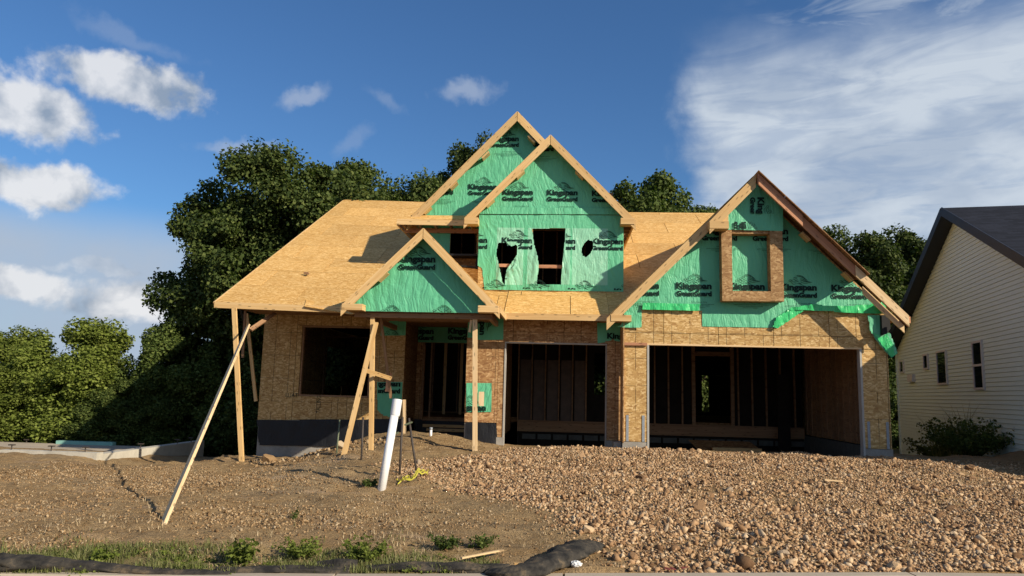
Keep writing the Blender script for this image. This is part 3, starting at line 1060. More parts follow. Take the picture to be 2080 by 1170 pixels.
# --- garage opening trims, straps
wt_ = M['white_trim']
box('door_jamb', GAP_L - .045, GAP_L - .002, YG - .012, YG + .16, .42, GAP_T, wt_, house)
box('door_jamb', GAP_R + .002, GAP_R + .045, YG - .012, YG + .16, .42, GAP_T, wt_, house)
box('door_header', GAP_L - .045, GAP_R + .045, YG - .014, YG + .16, GAP_T + .001, GAP_T + .035, M['lumber_pale'], house)
box('door_jamb', -1.412, -1.377, YS - .02, YS + .16, .36, 2.77, wt_, house)
box('door_jamb', .992, 1.02, YS - .02, YS + .16, .38, 2.77, M['concrete'], house)
box('door_header', -1.412, 1.02, YS - .022, YS + .16, 2.771, 2.80, wt_, house)
box('trim_board', 1.345, 1.88, YG - .055, YG - .035 + .02, 2.725, 2.79, M['lumber_red'], house)
for x in (1.445, 1.80, 6.69, 7.09):
    box('hold_down_strap', x - .028, x + .028, YG - .012, YG - .004, .585, 1.165, M['metal'], house)

# --- front windows and openings: framing in the reveals
def opening_frame(x0, x1, z0, z1, y, mat='lumber_dark', t=.04, d=.14):
    box('window_buck', x0 - .001, x0 + t, y + .032, y + d, z0, z1, M[mat], house)
    box('window_buck', x1 - t, x1 + .001, y + .032, y + d, z0, z1, M[mat], house)
    box('window_buck', x0 + t, x1 - t, y + .032, y + d, z0, z0 + t, M[mat], house)
    box('window_buck', x0 + t, x1 - t, y + .032, y + d, z1 - t, z1, M[mat], house)
opening_frame(-7.01, -5.12, 1.37, 3.245, YL)

# --- interior framing, seen dimly through the openings
def studs(x0, x1, y, z0, z1, mat='lumber_dark', step=.406, holes=()):
    x = x0
    while x <= x1 + .01:
        if not any(a < x < b for a, b in holes):
            box('stud', x - .02, x + .02, y, y + .09, z0 + .04, z1 - .04, M[mat], house)
        x += step
    box('stud_plate', x0, x1, y, y + .09, z0, z0 + .038, M[mat], house)
    box('stud_plate', x0, x1, y, y + .09, z1 - .038, z1, M[mat], house)
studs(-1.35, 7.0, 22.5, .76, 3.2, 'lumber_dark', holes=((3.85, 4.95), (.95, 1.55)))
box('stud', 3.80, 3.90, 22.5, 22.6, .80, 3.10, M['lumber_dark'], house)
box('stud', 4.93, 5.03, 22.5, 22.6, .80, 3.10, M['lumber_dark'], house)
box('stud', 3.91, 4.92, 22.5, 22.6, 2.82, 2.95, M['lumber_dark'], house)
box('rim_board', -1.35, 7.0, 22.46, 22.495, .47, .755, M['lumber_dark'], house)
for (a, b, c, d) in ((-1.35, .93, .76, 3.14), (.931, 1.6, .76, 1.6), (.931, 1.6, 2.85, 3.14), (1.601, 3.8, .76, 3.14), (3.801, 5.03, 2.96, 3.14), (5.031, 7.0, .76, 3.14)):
    box('shade_sheet', a, b, 22.61, 22.63, c, d, M['indoor_shade'], house)  # added dark sheets, blocking light from the rear and blackening the openings
box('shade_sheet', -2.30, 7.05, 17.92, 31.2, 3.12, 3.135, M['indoor_shade'], house)  # more added dark sheets, painting ceilings and dormer rooms as darkness
box('shade_sheet', -7.9, -2.4, 19.65, 31.2, 3.58, 3.60, M['indoor_shade'], house)
box('shade_sheet', -4.9, -2.4, 24.5, 24.53, .9, 3.5, M['indoor_shade'], house)
box('shade_sheet', -4.0, 1.4, 21.8, 21.83, 3.6, 7.6, M['indoor_shade'], house)
box('shade_sheet', -4.0, 1.4, 18.6, 21.75, 3.61, 3.63, M['indoor_shade'], house)
box('shade_sheet', -4.0, 1.4, 19.9, 21.75, 6.33, 6.345, M['indoor_shade'], house)
box('foundation_wall', -1.35, 7.0, 22.5, 22.7, -.4, .46, M['indoor_shade'], house)  # concrete base painted near black as the gloom of the garage
for i in range(18):
    box('sill_block', -1.2 + i * .46, -.80 + i * .46, 22.44, 22.49, .25, .40, M['sill'], house)
for i in range(5):
    x = -1.30 + i * .41
    m = MB()
    box('insulation_batt', x, x + .36, 22.56, 22.58, .80, 2.6 if i < 4 else 2.6, M['foil'], house)
studs(-7.9, -2.4, 24.2, .9, 3.3, 'lumber_dark', holes=((-7.6, -6.6),))
fGR = Frame((7.13, 17.3, 0), (0, 1, 0), (0, 0, 1))
for i in range(13):                       # vertical boards and studs inside the right garage wall
    y = 17.45 + i * .406
    box('stud', 7.04, 7.13, y, y + .04, .60, 3.1, M['lumber_dark'], house)
sheets('wall_board', Frame((7.06, 22.5, 0), (0, -1, 0), (0, 0, 1)), [(0, .6), (5.3, .6), (5.3, 3.1), (0, 3.1)], M['lumber_dark'], house, (.30, 2.75), [], False, .02, .012)
box('leaning_board', 6.05, 6.38, 21.7, 21.76, .12, 2.3, M['indoor_shade'], house)  # board given the same painted interior darkness
m = MB()
m.prism([(0, 0), (1.75, 0), (1.45, .42), (-.2, .42)], Frame((3.7, 21.0, .18), (1, 0, 0), (0, .6, .42)), -.02, 0)
m.build('stored_sheet', M['osb_under'], house)
box('stored_beam', 4.05, 5.35, 20.8, 20.95, .12, .27, M['lumber'], house)
# decks and ceilings
fl_ = MB()
fl_.box(-7.9, 7.0, 22.75, 31.4, .72, .86)
fl_.build('floor_deck', M['osb_under'], house)
box('floor_deck', -8.0, -4.25, 19.55, 22.7, .66, .80, M['osb_under'], house)
box('floor_deck', -4.24, -1.6, 21.2, 22.7, .72, .86, M['osb_under'], house)
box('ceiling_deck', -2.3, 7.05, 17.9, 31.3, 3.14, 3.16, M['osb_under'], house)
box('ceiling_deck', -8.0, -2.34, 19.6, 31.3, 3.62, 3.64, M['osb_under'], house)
box('partition_wall', -1.60, -1.55, 18.0, 22.4, .5, 3.3, M['osb_under'], house)
for x in (-3.6, -3.1):
    board('stud', (x, 22.6, .9), (x, 22.6, 3.3), .09, .04, M['lumber'], house)
# entry: door framing, steps of lumber
box('door_buck', -4.02, -3.955, YD - .04, YD + .1, .80, 2.95, M['lumber_dark'], house)
box('door_buck', -3.82, -3.77, YD + .15, YD + .24, .80, 2.95, M['lumber_dark'], house)
box('sill_board', -3.95, -2.47, YD - .07, YD, .76, .80, M['lumber_dark'], house)
box('sill_board', -3.92, -2.50, YD - .12, YD - .04, .58, .66, M['lumber'], house)
box('sill_board', -3.80, -2.60, YD - .16, YD - .08, .47, .55, M['lumber'], house)

# --- black foundation wrap
cloth('foundation_wrap', wall_frame(YL - .005), [(-8.085, .715), (-7.98, .06), (-6.48, .08), (-5.66, .08), (-4.21, .10), (-4.19, .845)], [M['black_wrap']], house, res=.06, amp=.02, seed=9)
cloth('foundation_wrap', wall_frame(YS - .005), [(-2.30, .875), (-1.56, .87), (-1.52, .33), (-2.30, .25)], [M['black_wrap']], house, res=.06, amp=.018, seed=11)
cloth('foundation_wrap', wall_frame(YD - .005), [(-4.18, .78), (-2.34, .78), (-2.34, .20), (-4.18, .20)], [M['black_wrap']], house, res=.08, amp=.02, seed=12)

# --- porch gable
PX, PZ, PH = -3.03, 5.04, 1.66
m = MB()
m.prism([(PX - 1.50, 3.262), (PX + 1.50, 3.262), (PX + 1.50, 3.42), (PX, 4.93), (PX - 1.50, 3.42)], wall_frame(15.69), -.05, 0)
m.build('gable_board', M['osb_wall'], house)
porch_wrap = cloth('house_wrap', wall_frame(15.685), [(PX - 1.49, 3.258), (PX + 1.52, 3.256), (PX + 1.5, 3.43), (PX, 4.92), (PX - 1.5, 3.43)], [M['wrap']], house, res=.035, amp=.012, seed=21)
for sgn in (-1, 1):
    if sgn < 0:
        frp = Frame((PX - PH, 15.40, PZ - PH), (0, -1, 0), (1, 0, 1))
        ol = [(-4.2, 0), (0, 0), (0, PH * 1.414), (-4.2, PH * 1.414)]
    else:
        frp = Frame((PX + PH, 15.40, PZ - PH), (0, 1, 0), (-1, 0, 1))
        ol = [(0, 0), (4.2, 0), (4.2, PH * 1.414), (0, PH * 1.414)]
    sheets('roof_sheet', frp, ol, M['osb_roof'], house, (2.44, 1.22), [], True, .016)
rake((-4.72, 3.36), (PX - .006, 5.05), .16, .04, 'lumber', y=15.375)
rake((-1.345, 3.36), (PX + .006, 5.05), .16, .04, 'lumber', y=15.375)
fas((-1.36, 15.42, 3.32), (-1.36, 17.12, 3.32), .14)
fas((-4.70, 15.42, 3.32), (-4.70, 17.12, 3.36), .14)
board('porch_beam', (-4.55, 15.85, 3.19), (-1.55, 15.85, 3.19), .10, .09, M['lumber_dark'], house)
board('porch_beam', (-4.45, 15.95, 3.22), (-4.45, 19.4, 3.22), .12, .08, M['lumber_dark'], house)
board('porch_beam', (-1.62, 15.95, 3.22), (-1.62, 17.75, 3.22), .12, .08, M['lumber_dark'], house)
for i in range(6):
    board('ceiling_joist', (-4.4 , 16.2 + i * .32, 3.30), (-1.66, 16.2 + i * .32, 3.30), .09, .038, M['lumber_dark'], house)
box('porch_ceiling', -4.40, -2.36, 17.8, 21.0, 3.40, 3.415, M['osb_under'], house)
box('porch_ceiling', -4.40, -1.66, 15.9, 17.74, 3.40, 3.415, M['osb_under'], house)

# --- big dormer
BX, BZ, BH = -1.37, 9.10, 3.08
fB, fSG = wall_frame(YB), wall_frame(YSG)
sheets('wall_sheet', fB, [(-4.1, 4.8), (-2.2, 4.8), (-2.2, 6.09), (-4.1, 6.09)], M['osb_wall'], house, (1.22, 2.44),
       [(-3.14, -2.42, 5.17, 5.93)], False, .03)
sheets('wall_sheet', fB, [(-4.1, 6.10), (1.3, 6.10), (1.3, 6.35), (BX, 9.12), (-4.1, 6.25)], M['osb_wall'], house, (1.22, 2.44), [], False, .03)
box('header_board', -2.15, 1.3, 19.86, 19.95, 6.0, 6.09, M['lumber_dark'], house)
sheets('wall_sheet', fSG, [(-2.2, 4.12), (1.46, 4.12), (1.46, 6.1), (-.42, 7.98), (-2.2, 6.2)], M['osb_wall'], house, (1.22, 2.44),
       [(-1.75, -1.06, 4.29, 5.76), (-.83, 0.0, 4.30, 5.745), (.20, 1.03, 4.30, 5.75)], False, .03)
fDL = Frame((-2.2, YB, 0), (0, -1, 0), (0, 0, 1))
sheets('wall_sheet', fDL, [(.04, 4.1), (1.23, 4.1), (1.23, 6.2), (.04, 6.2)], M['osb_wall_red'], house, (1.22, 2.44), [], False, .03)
fDR = Frame((1.46, YSG, 0), (0, 1, 0), (0, 0, 1))
sheets('wall_sheet', fDR, [(.04, 4.18), (9, 7.5), (9, 8.4), (.04, 6.1)], M['osb_wall'], house, (1.22, 2.44), [], False, .03)
fDLL = Frame((-4.1, 27, 0), (0, -1, 0), (0, 0, 1))
sheets('wall_sheet', fDLL, [(0, 4.8), (7.2, 4.8), (7.2, 6.25), (0, 6.25)], M['osb_wall'], house, (1.22, 2.44), [], False, .03)
box('partition_wall', -4.0, 1.4, 24.0, 24.05, 3.5, 7.6, M['osb_under'], house)
studs(-3.9, 1.3, 21.6, 3.6, 6.6, 'lumber_dark')
box('ceiling_deck', -4.0, 1.4, 19.9, 24, 6.35, 6.37, M['osb_under'], house)
box('floor_deck', -4.0, 1.4, 18.6, 24, 3.56, 3.6, M['osb_under'], house)
# rails across the dormer openings
box('guard_rail', -1.74, -1.07, YSG + .05, YSG + .09, 4.75, 4.83, M['lumber_red'], house)
box('guard_rail', -.82, -.01, YSG + .05, YSG + .09, 4.735, 4.82, M['lumber_red'], house)
# dormer roofs
SB = 1.05
LB = BH * math.sqrt(1 + SB * SB)
frb = Frame((BX - BH, 19.51, 9.25 - BH * SB), (0, -1, 0), (1, 0, SB))
sheets('roof_sheet', frb, [(-8.8, 0), (0, 0), (0, LB), (-8.8, LB)], M['osb_roof'], house, (2.44, 1.22), [], True, .016)
frb2 = Frame((BX + BH, 19.51, 9.25 - BH * SB), (0, 1, 0), (-1, 0, SB))
sheets('roof_sheet', frb2, [(0, 0), (8.8, 0), (8.8, LB), (0, LB)], M['osb_roof'], house, (2.44, 1.22), [], True, .016)
SX, SZ, SH = -.42, 8.08, 2.12
frs = Frame((SX - SH, 18.20, SZ - SH), (0, -1, 0), (1, 0, 1))
sheets('roof_sheet', frs, [(-3.2, 0), (0, 0), (0, SH * 1.414), (-1.8, SH * 1.414)], M['osb_roof'], house, (2.44, 1.22), [], True, .016)
frs2 = Frame((SX + SH, 18.20, SZ - SH), (0, 1, 0), (-1, 0, 1))
sheets('roof_sheet', frs2, [(0, 0), (1.27, 0), (1.27, SH * 1.414), (0, SH * 1.414)], M['osb_roof'], house, (2.44, 1.22), [], True, .016)
rake((-4.30, 6.17), (BX - .006, 9.27), .19, .04, 'lumber', y=19.49)
rake((-.0, 7.82), (BX + .006, 9.27), .19, .04, 'lumber', y=19.49)
rake((-2.56, 5.93), (SX - .006, 8.135), .18, .04, 'lumber', y=18.18)
rake((1.73, 5.93), (SX + .006, 8.135), .18, .04, 'lumber', y=18.18)
# small skirt of roof in front of the big gable and its fascia
sheets('roof_sheet', Frame((-4.51, 19.24, 6.13), (1, 0, 0), (0, .7, .36)), [(0, 0), (2.1, 0), (2.1, .45), (0, .45)], M['osb_roof'], house, (2.44, 1.22), [], False, .016)
fas((-4.51, 19.21, 6.05), (-2.22, 19.21, 6.03), .15)
fas((-4.50, 19.23, 6.03), (-4.50, 21.6, 6.03), .14)
fas((1.695, 18.45, 5.88), (1.695, 22.0, 5.88), .14)
for i in range(6):
    x = -4.35 + i * .42
    board('rafter', (x, 19.25, 6.01), (x, 19.76, 6.01), .09, .038, M['lumber_dark'], house)
for i in range(7):
    board('rafter', (1.48, 18.6 + i * .42, 5.88), (1.68, 18.6 + i * .42, 5.88), .09, .038, M['lumber_dark'], house)
board('ledger_board', (-4.4, 19.74, 5.93), (-2.25, 19.74, 5.93), .12, .05, M['lumber_red'], house)
# cheek boards between porch roof and dormer
m = MB()
m.prism([(-3.35, 4.84), (-2.36, 4.80), (-2.33, 5.09), (-3.35, 5.10)], wall_frame(19.30), -.4, 0)
m.build('curb_panel', M['osb_under'], house)  # shaded panel, its shade painted in with the darker board
box('curb_edge', -3.4, -2.30, 18.93, 19.34, 5.10, 5.15, M['black'], house)
box('curb_edge', -2.35, -2.27, 19.2, 19.29, 4.76, 5.099, M['black'], house)
m = MB()
m.prism([(-2.95, 4.78), (-2.13, 4.70), (-2.16, 4.16), (-2.75, 4.16)], wall_frame(18.72), -.4, 0)
m.build('saddle_panel', M['osb_roof'], house)
m = MB()
m.prism([(-2.128, 4.76), (-2.07, 4.74), (-2.02, 4.02), (-2.12, 4.16)], wall_frame(18.70), -.3, 0)
m.build('saddle_edge', M['black'], house)
board('curb_edge', (-2.95, 18.70, 4.80), (-2.08, 18.70, 4.75), .035, .06, M['black'], house)

# --- wraps of the dormers
big_wrap = cloth('house_wrap', wall_frame(YB - .004), [(-4.05, 6.02), (1.2, 6.02), (1.2, 6.5), (BX, 9.11), (-4.05, 6.3)], [M['wrap']], house, res=.045, amp=.009, seed=31)
bigL_wrap = cloth('house_wrap', wall_frame(YB - .004), [(-4.09, 4.85), (-3.15, 4.85), (-3.15, 5.93), (-4.09, 5.93)], [M['wrap']], house, res=.05, amp=.008, seed=32)
sg_wrap = cloth('house_wrap', wall_frame(YSG - .006), [(-2.19, 6.105), (1.45, 6.105), (1.45, 6.2), (-.42, 7.96), (-2.19, 6.25)], [M['wrap']], house, res=.04, amp=.009, seed=33)
cloth('wrap_hem', wall_frame(YSG - .022), [(-2.19, 6.10), (1.46, 6.12), (1.46, 6.27), (-2.19, 6.28)], [M['wrap']], house, res=.05, amp=.018, seed=34)
h1 = [(-1.703, 5.344), (-1.503, 5.372), (-1.463, 5.271), (-1.328, 5.374), (-1.213, 5.274), (-1.22, 5.045), (-1.34, 4.867), (-1.46, 4.689), (-1.505, 4.512), (-1.512, 4.286), (-1.563, 4.348), (-1.676, 4.824), (-1.746, 5.077)]
h2 = [(-.848, 5.736), (-.001, 5.744), (-.031, 5.287), (-.073, 4.783), (-.102, 4.307), (-.706, 4.298), (-.654, 4.775), (-.696, 5.026), (-.79, 5.342)]
h3 = [(.561, 5.458), (.684, 5.422), (.690, 5.232), (.614, 5.093), (.52, 5.02), (.44, 5.06), (.405, 5.16), (.415, 5.254), (.48, 5.37)]
def dis(u, v):
    n = 0
    # folds hanging from the tears, and a fan from the upper left corner
    for h, cx in ((h1, -1.45), (h2, -.42)):
        d, q = nearest_on(h, u, v)
        if d < .34 and v < 5.45:
            k = (1 - d / .34) * min(1, (5.45 - v) * 2.2)
            n += .030 * k * noise.noise(Vector((u * 11 + (v - 5.2) * 2.2 * (1 if u > cx else -1), v * 1.2, cx)))
            n += .030 * k
    a = math.atan2(6.1 - v, u + 2.2)
    r = math.hypot(6.1 - v, u + 2.2)
    if r < 1.7:
        n += .016 * (1 - r / 1.7) * noise.noise(Vector((a * 9, r * .5, 2))) * min(1, r * 3)
    r2 = math.hypot(4.3 - v, u - 1.4)
    if r2 < 1.1:
        n += .018 * (1 - r2 / 1.1) * noise.noise(Vector((math.atan2(v - 4.2, 1.45 - u) * 6, r2 * .8, 5)))
    return n
win_r = [(-1.75, -1.06, 4.29, 5.76), (-.95, 0.12, 4.30, 5.745), (.18, 1.05, 4.30, 5.75)]
sw_wrap = cloth('house_wrap', wall_frame(YSG - .008), [(-2.21, 4.75), (-2.10, 4.70), (-2.02, 4.15), (1.455, 4.15), (1.455, 6.095), (-2.21, 6.095)],
                [M['wrap'], M['wrap_thin']], house, holes=[h1, h2, h3], res=.026, amp=.008, disp=dis,
                second=lambda u, v: any(a < u < b and c < v < d for a, b, c, d in win_r), seed=41)

cloth('torn_flap', wall_frame(YSG - .03), [(-1.50, 5.385), (-1.22, 5.385), (-1.26, 5.30), (-1.36, 5.26), (-1.44, 5.31)], [M['wrap_thin']], house, res=.02, amp=.02, seed=44)
cloth('torn_flap', wall_frame(YSG - .045), [(-1.25, 5.00), (-1.18, 4.95), (-1.30, 4.74), (-1.46, 4.60), (-1.50, 4.45), (-1.42, 4.42), (-1.27, 4.6), (-1.20, 4.8)], [M['wrap_thin']], house, res=.025, amp=.035, seed=46)
cloth('torn_flap', wall_frame(YSG + .0), [(-.10, 4.31), (.02, 4.31), (.03, 5.0), (-.03, 5.3), (-.07, 4.9)], [M['wrap_thin']], house, res=.025, amp=.03, seed=47)

# --- garage gable wrap, loose hems, flaps
gw = [(1.36, 3.16), (1.76, 3.15), (1.77, 3.56), (3.10, 3.54), (3.11, 3.18), (4.74, 3.185), (5.16, 3.58), (7.10, 3.58), (7.12, 3.62), (4.25, 6.47), (1.36, 3.60)]
g_wrap = cloth('house_wrap', wall_frame(YG - .004), gw, [M['wrap']], house, res=.04, amp=.009, seed=51)
cloth('wrap_hem', wall_frame(YG - .05), [(1.77, 3.545), (3.02, 3.535), (3.08, 3.69), (1.78, 3.70)], [M['wrap_bright']], house, res=.035, amp=.03, seed=52)
cloth('wrap_hem', wall_frame(YG - .06), [(4.95, 3.55), (5.3, 3.60), (6.2, 3.55), (7.17, 3.54), (7.12, 3.82), (6.7, 3.74), (6.2, 3.70), (5.55, 3.73), (5.15, 3.66)], [M['wrap_bright']], house, res=.035, amp=.035, seed=53)
cloth('wrap_hem', wall_frame(YG - .05), [(4.66, 3.20), (4.78, 3.17), (5.42, 3.62), (5.1, 3.66), (4.74, 3.42)], [M['wrap_bright']], house, res=.035, amp=.03, seed=54)
cloth('loose_flap', wall_frame(YG - .06), [(6.73, 3.50), (7.05, 3.51), (7.09, 3.2), (7.20, 3.10), (7.335, 2.66), (7.19, 2.57), (6.98, 2.82), (6.765, 3.15)], [M['wrap']], house, res=.03, amp=.035, seed=55)
cloth('loose_flap', wall_frame(YG - .085), [(6.80, 3.14), (7.02, 3.02), (7.12, 3.1), (7.34, 2.66), (7.19, 2.565)], [M['wrap_bright']], house, res=.03, amp=.03, seed=56)
cloth('loose_flap', wall_frame(YG - .03), [(1.20, 3.14), (1.36, 3.13), (1.74, 3.13), (1.76, 3.40), (1.38, 3.52), (1.30, 3.20)], [M['wrap']], house, res=.03, amp=.03, seed=57)
m = MB()
m.prism([(6.99, 3.50), (7.16, 3.50), (7.17, 3.20), (7.08, 3.08), (6.99, 3.06)], wall_frame(16.86), -.12, 0)
m.build('black_bracket', M['black'], house)
# wraps round the entry and single garage
eh_wrap = cloth('house_wrap', wall_frame(YD - .006), [(-4.18, 2.96), (-2.36, 2.96), (-2.36, 3.6), (-4.18, 3.6)], [M['wrap']], house, res=.05, amp=.008, seed=61)
e1_wrap = cloth('house_wrap', wall_frame(YL - .006), [(-4.87, 3.01), (-4.20, 3.03), (-4.20, 3.55), (-4.87, 3.55)], [M['wrap']], house, res=.05, amp=.010, seed=62)
e2_wrap = cloth('house_wrap', wall_frame(YL - .006), [(-4.90, 1.785), (-4.22, 1.80), (-4.22, 1.33), (-4.30, .95), (-4.47, .87), (-4.69, .91), (-4.87, 1.06)], [M['wrap']], house, res=.04, amp=.012, seed=63)
e3_wrap = cloth('house_wrap', wall_frame(YS - .006), [(-2.31, 1.80), (-1.70, 1.81), (-1.69, 1.13), (-2.29, 1.11)], [M['wrap']], house, res=.04, amp=.012, seed=64)
e4_wrap = cloth('house_wrap', wall_frame(YS - .006), [(-2.32, 3.36), (-1.46, 3.36), (-1.455, 2.85), (-2.0, 2.83), (-2.32, 2.88)], [M['wrap']], house, res=.05, amp=.010, seed=65)
e5_wrap = cloth('house_wrap', wall_frame(YS - .006), [(.78, 3.30), (1.33, 3.30), (1.33, 2.84), (1.15, 2.90), (1.0, 2.84), (.80, 2.81)], [M['wrap']], house, res=.05, amp=.010, seed=66)


# ------------------------------------------------------------------ printed words and the lion emblem on the wrap
def text_polys(body, bold=0.012):
    cu = bpy.data.curves.new('printed_words', 'FONT')
    cu.body = body
    cu.size = 1
    cu.offset = bold
    cu.resolution_u = 3
    o = bpy.data.objects.new('printed_words', cu)
    COL.objects.link(o)
    bpy.context.view_layer.update()
    me = bpy.data.meshes.new_from_object(o.evaluated_get(bpy.context.evaluated_depsgraph_get()))
    vs_ = [(v.co.x, v.co.y) for v in me.vertices]
    fs = [tuple(p.vertices) for p in me.polygons]
    bpy.data.objects.remove(o)
    bpy.data.curves.remove(cu)
    bpy.data.meshes.remove(me)
    x0, x1 = min(v[0] for v in vs_), max(v[0] for v in vs_)
    return [((x - x0) / (x1 - x0), y) for x, y in vs_], fs

K_V, K_F = text_polys('Kingspan', .050)
G_V, G_F = text_polys('GreenGuard', .062)
S_V, S_F = text_polys('R.A.F. Building Wrap', .004)
capK = max(v[1] for v in K_V)
capG = max(v[1] for v in G_V)
strokes = [
    ([(980, 240), (1040, 228), (1120, 240), (1200, 290), (1290, 372)], 15),
    ([(1000, 262), (1080, 262), (1160, 290), (1240, 345), (1310, 396)], 16),
    ([(1075, 330), (1140, 335), (1210, 365), (1300, 410), (1440, 432)], 15),
    ([(1085, 362), (1150, 385), (1230, 410), (1330, 430), (1420, 438)], 17),
    ([(1078, 392), (1110, 430), (1160, 455), (1230, 464), (1310, 462)], 14),
    ([(885, 322), (915, 290), (955, 282), (1000, 305)], 12),
    ([(912, 345), (945, 385), (990, 402), (1035, 408)], 15),
    ([(925, 318), (965, 318), (985, 345), (1010, 380)], 10),
    ([(752, 412), (756, 378), (800, 362), (845, 380), (890, 352), (930, 345)], 11),
    ([(752, 412), (785, 418), (812, 398), (850, 392)], 13),
    ([(822, 412), (870, 425), (920, 432), (960, 428)], 14),
    ([(800, 430), (840, 468), (882, 498), (930, 490), (985, 468)], 12),
    ([(985, 468), (1050, 476), (1110, 500), (1170, 536), (1220, 548)], 14),
    ([(1060, 455), (1085, 480), (1125, 490)], 18),
    ([(985, 395), (1015, 420), (1050, 440)], 11),
]
L_V, L_F = [], []
for pts, w in strokes:
    fine = []
    for i in range(len(pts) - 1):
        p0 = Vector(pts[max(i - 1, 0)]); p1 = Vector(pts[i]); p2 = Vector(pts[i + 1]); p3 = Vector(pts[min(i + 2, len(pts) - 1)])
        for k in range(4):
            t = k / 4
            fine.append(.5 * ((2 * p1) + (p2 - p0) * t + (2 * p0 - 5 * p1 + 4 * p2 - p3) * t * t + (3 * p1 - p0 - 3 * p2 + p3) * t ** 3))
    fine.append(Vector(pts[-1]))
    n = len(fine)
    base = len(L_V)
    for i, p in enumerate(fine):
        d = (fine[min(i + 1, n - 1)] - fine[max(i - 1, 0)]).normalized()
        nn = Vector((-d.y, d.x))
        t = i / (n - 1)
        ww = w * .95 * (math.sin(math.pi * min(1, t * .85 + .12))) ** .7 + 1.0
        for s_ in (-1, 1):
            q = p + nn * ww * s_ * .5
            L_V.append(((q.x - 500) * .000772, (675 - q.y) * .000772))
    for i in range(n - 1):
        a = base + 2 * i
        L_F.append((a, a + 1, a + 3, a + 2))

SURF = {}
def printed(name, V, F, sxy, off, base, y, parent, clip, rot=0.0):
    surf = SURF.get(parent.name) if parent is not None else None
    bm = bmesh.new()
    bv = []
    ca, sa = math.cos(rot), math.sin(rot)
    for (a, b) in V:
        u, v = a * sxy[0] + off[0], b * sxy[1] + off[1]
        bv.append(bm.verts.new((base[0] + u * ca - v * sa, y, base[1] + u * sa + v * ca)))
    for f in F:
        try:
            bm.faces.new([bv[i] for i in f])
        except ValueError:
            pass
    for (px, pz, nx, nz) in clip:
        bmesh.ops.bisect_plane(bm, geom=bm.verts[:] + bm.edges[:] + bm.faces[:], plane_co=(px, y, pz), plane_no=(nx, 0, nz), clear_outer=True, dist=1e-5)
    if len(bm.faces) == 0:
        bm.free()
        return
    if surf:
        for v in bm.verts:
            v.co.y = surf(v.co.x, v.co.z)
    me = bpy.data.meshes.new(name)
    bm.to_mesh(me)
    bm.free()
    me.materials.append(M['print'])
    new_obj(name, me, parent)

def clips(outline):
    n = len(outline)
    s = sum(outline[i][0] * outline[(i + 1) % n][1] - outline[(i + 1) % n][0] * outline[i][1] for i in range(n))
    if s < 0:
        outline = outline[::-1]
    o = []
    for i in range(n):
        p, q = outline[i], outline[(i + 1) % n]
        d = math.dist(p, q)
        o.append((p[0], p[1], (q[1] - p[1]) / d, -(q[0] - p[0]) / d))
    return o

def logo(x, z, y, parent, outline, rot=0.0, small=True, w=.80, parts='KGLS'):
    cl = clips(outline)
    k = w / .82
    if 'K' in parts:
        printed('printed_word', K_V, K_F, (w, .147 / capK * k), (0, 0), (x, z), y, parent, cl, rot)
    if 'G' in parts:
        printed('printed_word', G_V, G_F, (w, .112 / capG * k), (0, -.166 * k), (x, z), y, parent, cl, rot)
    if 'L' in parts:
        printed('printed_lion', L_V, L_F, (k, k), (0, 0), (x, z), y, parent, cl, rot)
    if 'S' in parts and small:
        printed('printed_word', S_V, S_F, (.36, .03), (.42 * w, -.315), (x, z), y, parent, cl, rot)
        for q in range(3):
            printed('printed_line', [(0, 0), (1, 0), (1, 1), (0, 1)], [(0, 1, 2, 3)], (.75 - q * .2, .006), (.1 + q * .1, -.36 - q * .035), (x, z), y, parent, cl, rot)

g_out = [(1.36, 3.58), (7.12, 3.58), (4.25, 6.45)]
g_low = [(1.36, 3.20), (7.12, 3.60), (7.12, 3.62), (4.25, 6.45), (1.36, 3.62)]
yq = YG - .034
for (x, z) in [(2.536, 4.049), (1.352, 4.042), (3.72, 4.056), (4.87, 4.051), (5.987, 4.046), (3.126, 5.342), (4.272, 5.343), (5.407, 5.331)]:
    logo(x, z, yq, g_wrap, g_low)
sg_out = [(-2.19, 6.3), (1.45, 6.3), (1.45, 6.31), (-.42, 7.94), (-2.19, 6.32)]
for (x, z) in [(-1.629, 6.62), (-.49, 6.615), (.648, 6.596), (-1.12, 7.935)]:
    logo(x, z, YSG - .034, sg_wrap, sg_out, w=.78)
sw_out = [(-2.18, 4.19), (1.45, 4.19), (1.45, 6.08), (-2.18, 6.08)]
segs = [(-2.763, 5.36, [(-2.2, 4.19), (-1.75, 4.19), (-1.75, 6), (-2.2, 6)], 'KGL'),
        (-1.616, 5.36, [(-1.75, 5.365), (-.85, 5.365), (-.85, 6), (-1.75, 6)], 'KGL'),
        (-1.616, 5.36, [(-1.19, 4.9), (-.80, 4.9), (-.84, 5.364), (-1.19, 5.364)], 'KG'),
        (-.529, 5.36, [(.01, 4.6), (.40, 4.6), (.40, 6), (.01, 6)], 'KGL'),
        (.661, 5.36, [(.70, 4.19), (1.45, 4.19), (1.45, 6), (.70, 6)], 'KGL'),
        (-2.15, 4.076, sw_out, 'KL'), (-1.048, 4.082, sw_out, 'KL'), (.086, 4.087, sw_out, 'KL'), (1.222, 4.093, sw_out, 'KL')]
def sw_surf(x, z):
    n = .008 * (noise.noise(Vector((x * 5.0 + 41, z * 1.6, 41))) + .6 * noise.noise(Vector((x * 13 + z * 3, z * 5, 45)))) + dis(x, z)
    return YSG - .008 - n - .008 - .009
SURF[sw_wrap.name] = sw_surf
for x, z, ol, pt in segs:
    logo(x, z, YSG - .075, sw_wrap, ol, small=False, w=.78, parts=pt)
b_out = [(-4.05, 6.1), (1.2, 6.1), (1.2, 6.4), (BX, 9.08), (-4.05, 6.27)]
